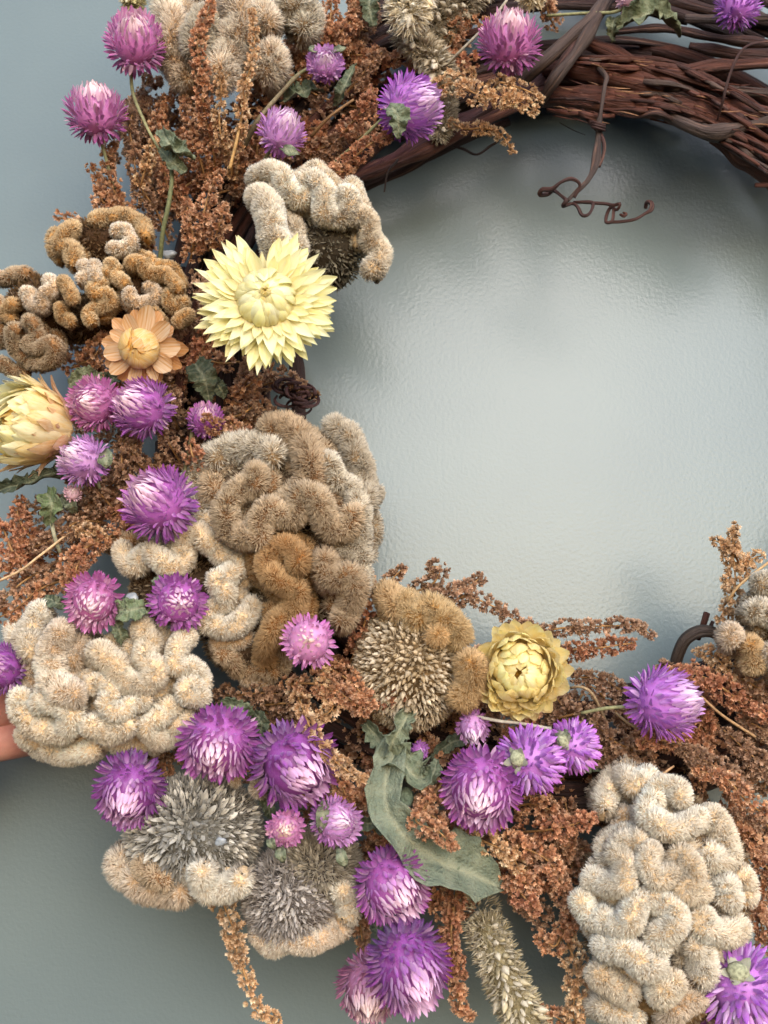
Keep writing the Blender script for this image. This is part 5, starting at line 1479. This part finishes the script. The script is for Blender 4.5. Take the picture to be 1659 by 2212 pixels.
def deep_label(x, y):
    ds = sorted(LAND, key=lambda l: (l[0] - x) ** 2 + (l[1] - y) ** 2)
    for a, b in ((0, 1), (0, 2), (1, 2), (0, 3), (1, 3), (2, 3), (0, 4), (1, 4), (0, 5)):
        for form in ('deep-lying spray between {} and {}', 'shadowed rusty sprig among {} and {}'):
            s = form.format(short(ds[a][2]), short(ds[b][2]))
            if s not in USED and len(s.split()) <= 16:
                USED.add(s); return s
    return 'deep-lying rusty amaranth spray filling the wreath behind the flowers'
def inside(x, y, poly):
    c = False
    for i in range(len(poly)):
        x1, y1 = poly[i]; x2, y2 = poly[i - 1]
        if (y1 > y) != (y2 > y) and x < (x2 - x1) * (y - y1) / (y2 - y1) + x1: c = not c
    return c
POLYS = [
 ([(240, 300), (300, 190), (430, 180), (560, 180), (700, 0), (1000, 0), (1150, 120), (1000, 200), (860, 260), (740, 350), (600, 370), (520, 480), (380, 510), (205, 450), (205, 370), (235, 330)], 58),
 ([(90, 720), (420, 520), (600, 700), (640, 880), (560, 920), (420, 1000), (250, 1250), (10, 1310), (20, 1160), (140, 1100), (130, 900)], 45),
 ([(480, 1480), (640, 1440), (760, 1300), (850, 1260), (1000, 1360), (1240, 1480), (1480, 1460), (1640, 1430), (1700, 1500), (1700, 2060), (1600, 2060), (1260, 1900), (1220, 1990), (1120, 1950), (980, 2000), (900, 1950), (780, 1880), (580, 1720), (430, 1620)], 80),
]
for poly, cnt in POLYS:
    xs = [p[0] for p in poly]; ys = [p[1] for p in poly]
    done = tries = 0
    while done < cnt and tries < 5000:
        tries += 1
        x, y = min(xs) + (max(xs) - min(xs)) * ((tries * .7548776662) % 1), min(ys) + (max(ys) - min(ys)) * ((tries * .5698402910) % 1)
        a = RS.uniform(0, 6.28); L = RS.uniform(90, 160)
        x2, y2 = x + L * math.cos(a), y + L * math.sin(a)
        if not (inside(x, y, poly) and inside(x2, y2, poly)): continue
        h = RS.uniform(.026, .05)
        spray([(x, y, h - .008), ((x + x2) / 2 + RS.uniform(-12, 12), (y + y2) / 2 + RS.uniform(-12, 12), h), (x2, y2, h)], RS.uniform(22, 29), RS.choice('rbbrd'), .8, 11.0,
              deep_label(x, y), 'deep-lying amaranth sprays behind the flowers')
        done += 1

# ------------------------------------------------------------------ the hand that holds the wreath
def make_hand():
    m, nt, b = newmat('skin')
    n = noise_node(nt, 120, 4, .6)
    c = mixc(nt, ramp(nt, n, .35, .7), lin(196, 140, 124), lin(178, 116, 104))
    nt.links.new(c, b.inputs['Base Color'])
    b.inputs['Roughness'].default_value = .55
    b.inputs['Subsurface Weight'].default_value = .15
    b.inputs['Subsurface Scale'].default_value = .004
    bump(nt, b, noise_node(nt, 900, 3, .6), .0003, .5)
    px = lambda x, y, h: tuple(P(x, y, h))
    V, E, R = [], [], []
    def add(p, r, link=None):
        V.append(p); R.append(r)
        if link is not None: E.append((link, len(V) - 1))
        return len(V) - 1
    wrist = add(px(-560, 1760, .05), .027)
    fore = add(px(-900, 1900, .06), .032, wrist)
    palm = add(px(-400, 1670, .05), .024, wrist)
    kn = []
    for (x, y, h) in ((-235, 1500, .06), (-225, 1575, .058), (-230, 1650, .055), (-250, 1725, .05)):
        kn.append((x, y, h))
    tips = [
      [(-130, 1465, .056), (-40, 1455, .046), (30, 1460, .034)],
      [(-110, 1540, .054), (-10, 1530, .044), (70, 1532, .032)],
      [(-110, 1610, .048), (0, 1598, .042), (60, 1590, .036), (110, 1582, .028)],
      [(-150, 1705, .042), (-70, 1700, .034), (-25, 1690, .026)]]
    rad = (.0098, .0102, .0096, .0082)
    for (kx, ky, kh), tp, r in zip(kn, tips, rad):
        a = add(px((kx - 400) / 2, (ky + 1670) / 2, kh), r * 1.35, palm)
        a = add(px(kx, ky, kh), r * 1.2, a)
        for j, q in enumerate(tp):
            a = add(px(*q), r * (1.0 - .07 * j) * (1.06 if j == 0 else 1), a)
    a = add(px(-400, 1560, .07), .015, palm)
    for j, q in enumerate([(-300, 1480, .085), (-210, 1420, .09), (-150, 1390, .088)]):
        a = add(px(*q), (.0125, .0115, .010)[j], a)
    me = bpy.data.meshes.new('person')
    me.from_pydata(V, E, [])
    o = bpy.data.objects.new('person', me)
    COL.objects.link(o)
    sk = o.modifiers.new('skin', 'SKIN'); sk.branch_smoothing = .7; sk.use_smooth_shade = True
    for i, r in enumerate(R):
        me.skin_vertices[0].data[i].radius = (r, r)
    me.skin_vertices[0].data[0].use_root = True
    s = o.modifiers.new('sub', 'SUBSURF'); s.levels = 2; s.render_levels = 2
    me.materials.append(m)
    o['label'] = 'bare hand with pink skin holding the left side of the wreath'
    o['category'] = 'person'
make_hand()
print('objects', len(bpy.data.objects), 'tris', sum(len(m.polygons) for m in bpy.data.meshes))
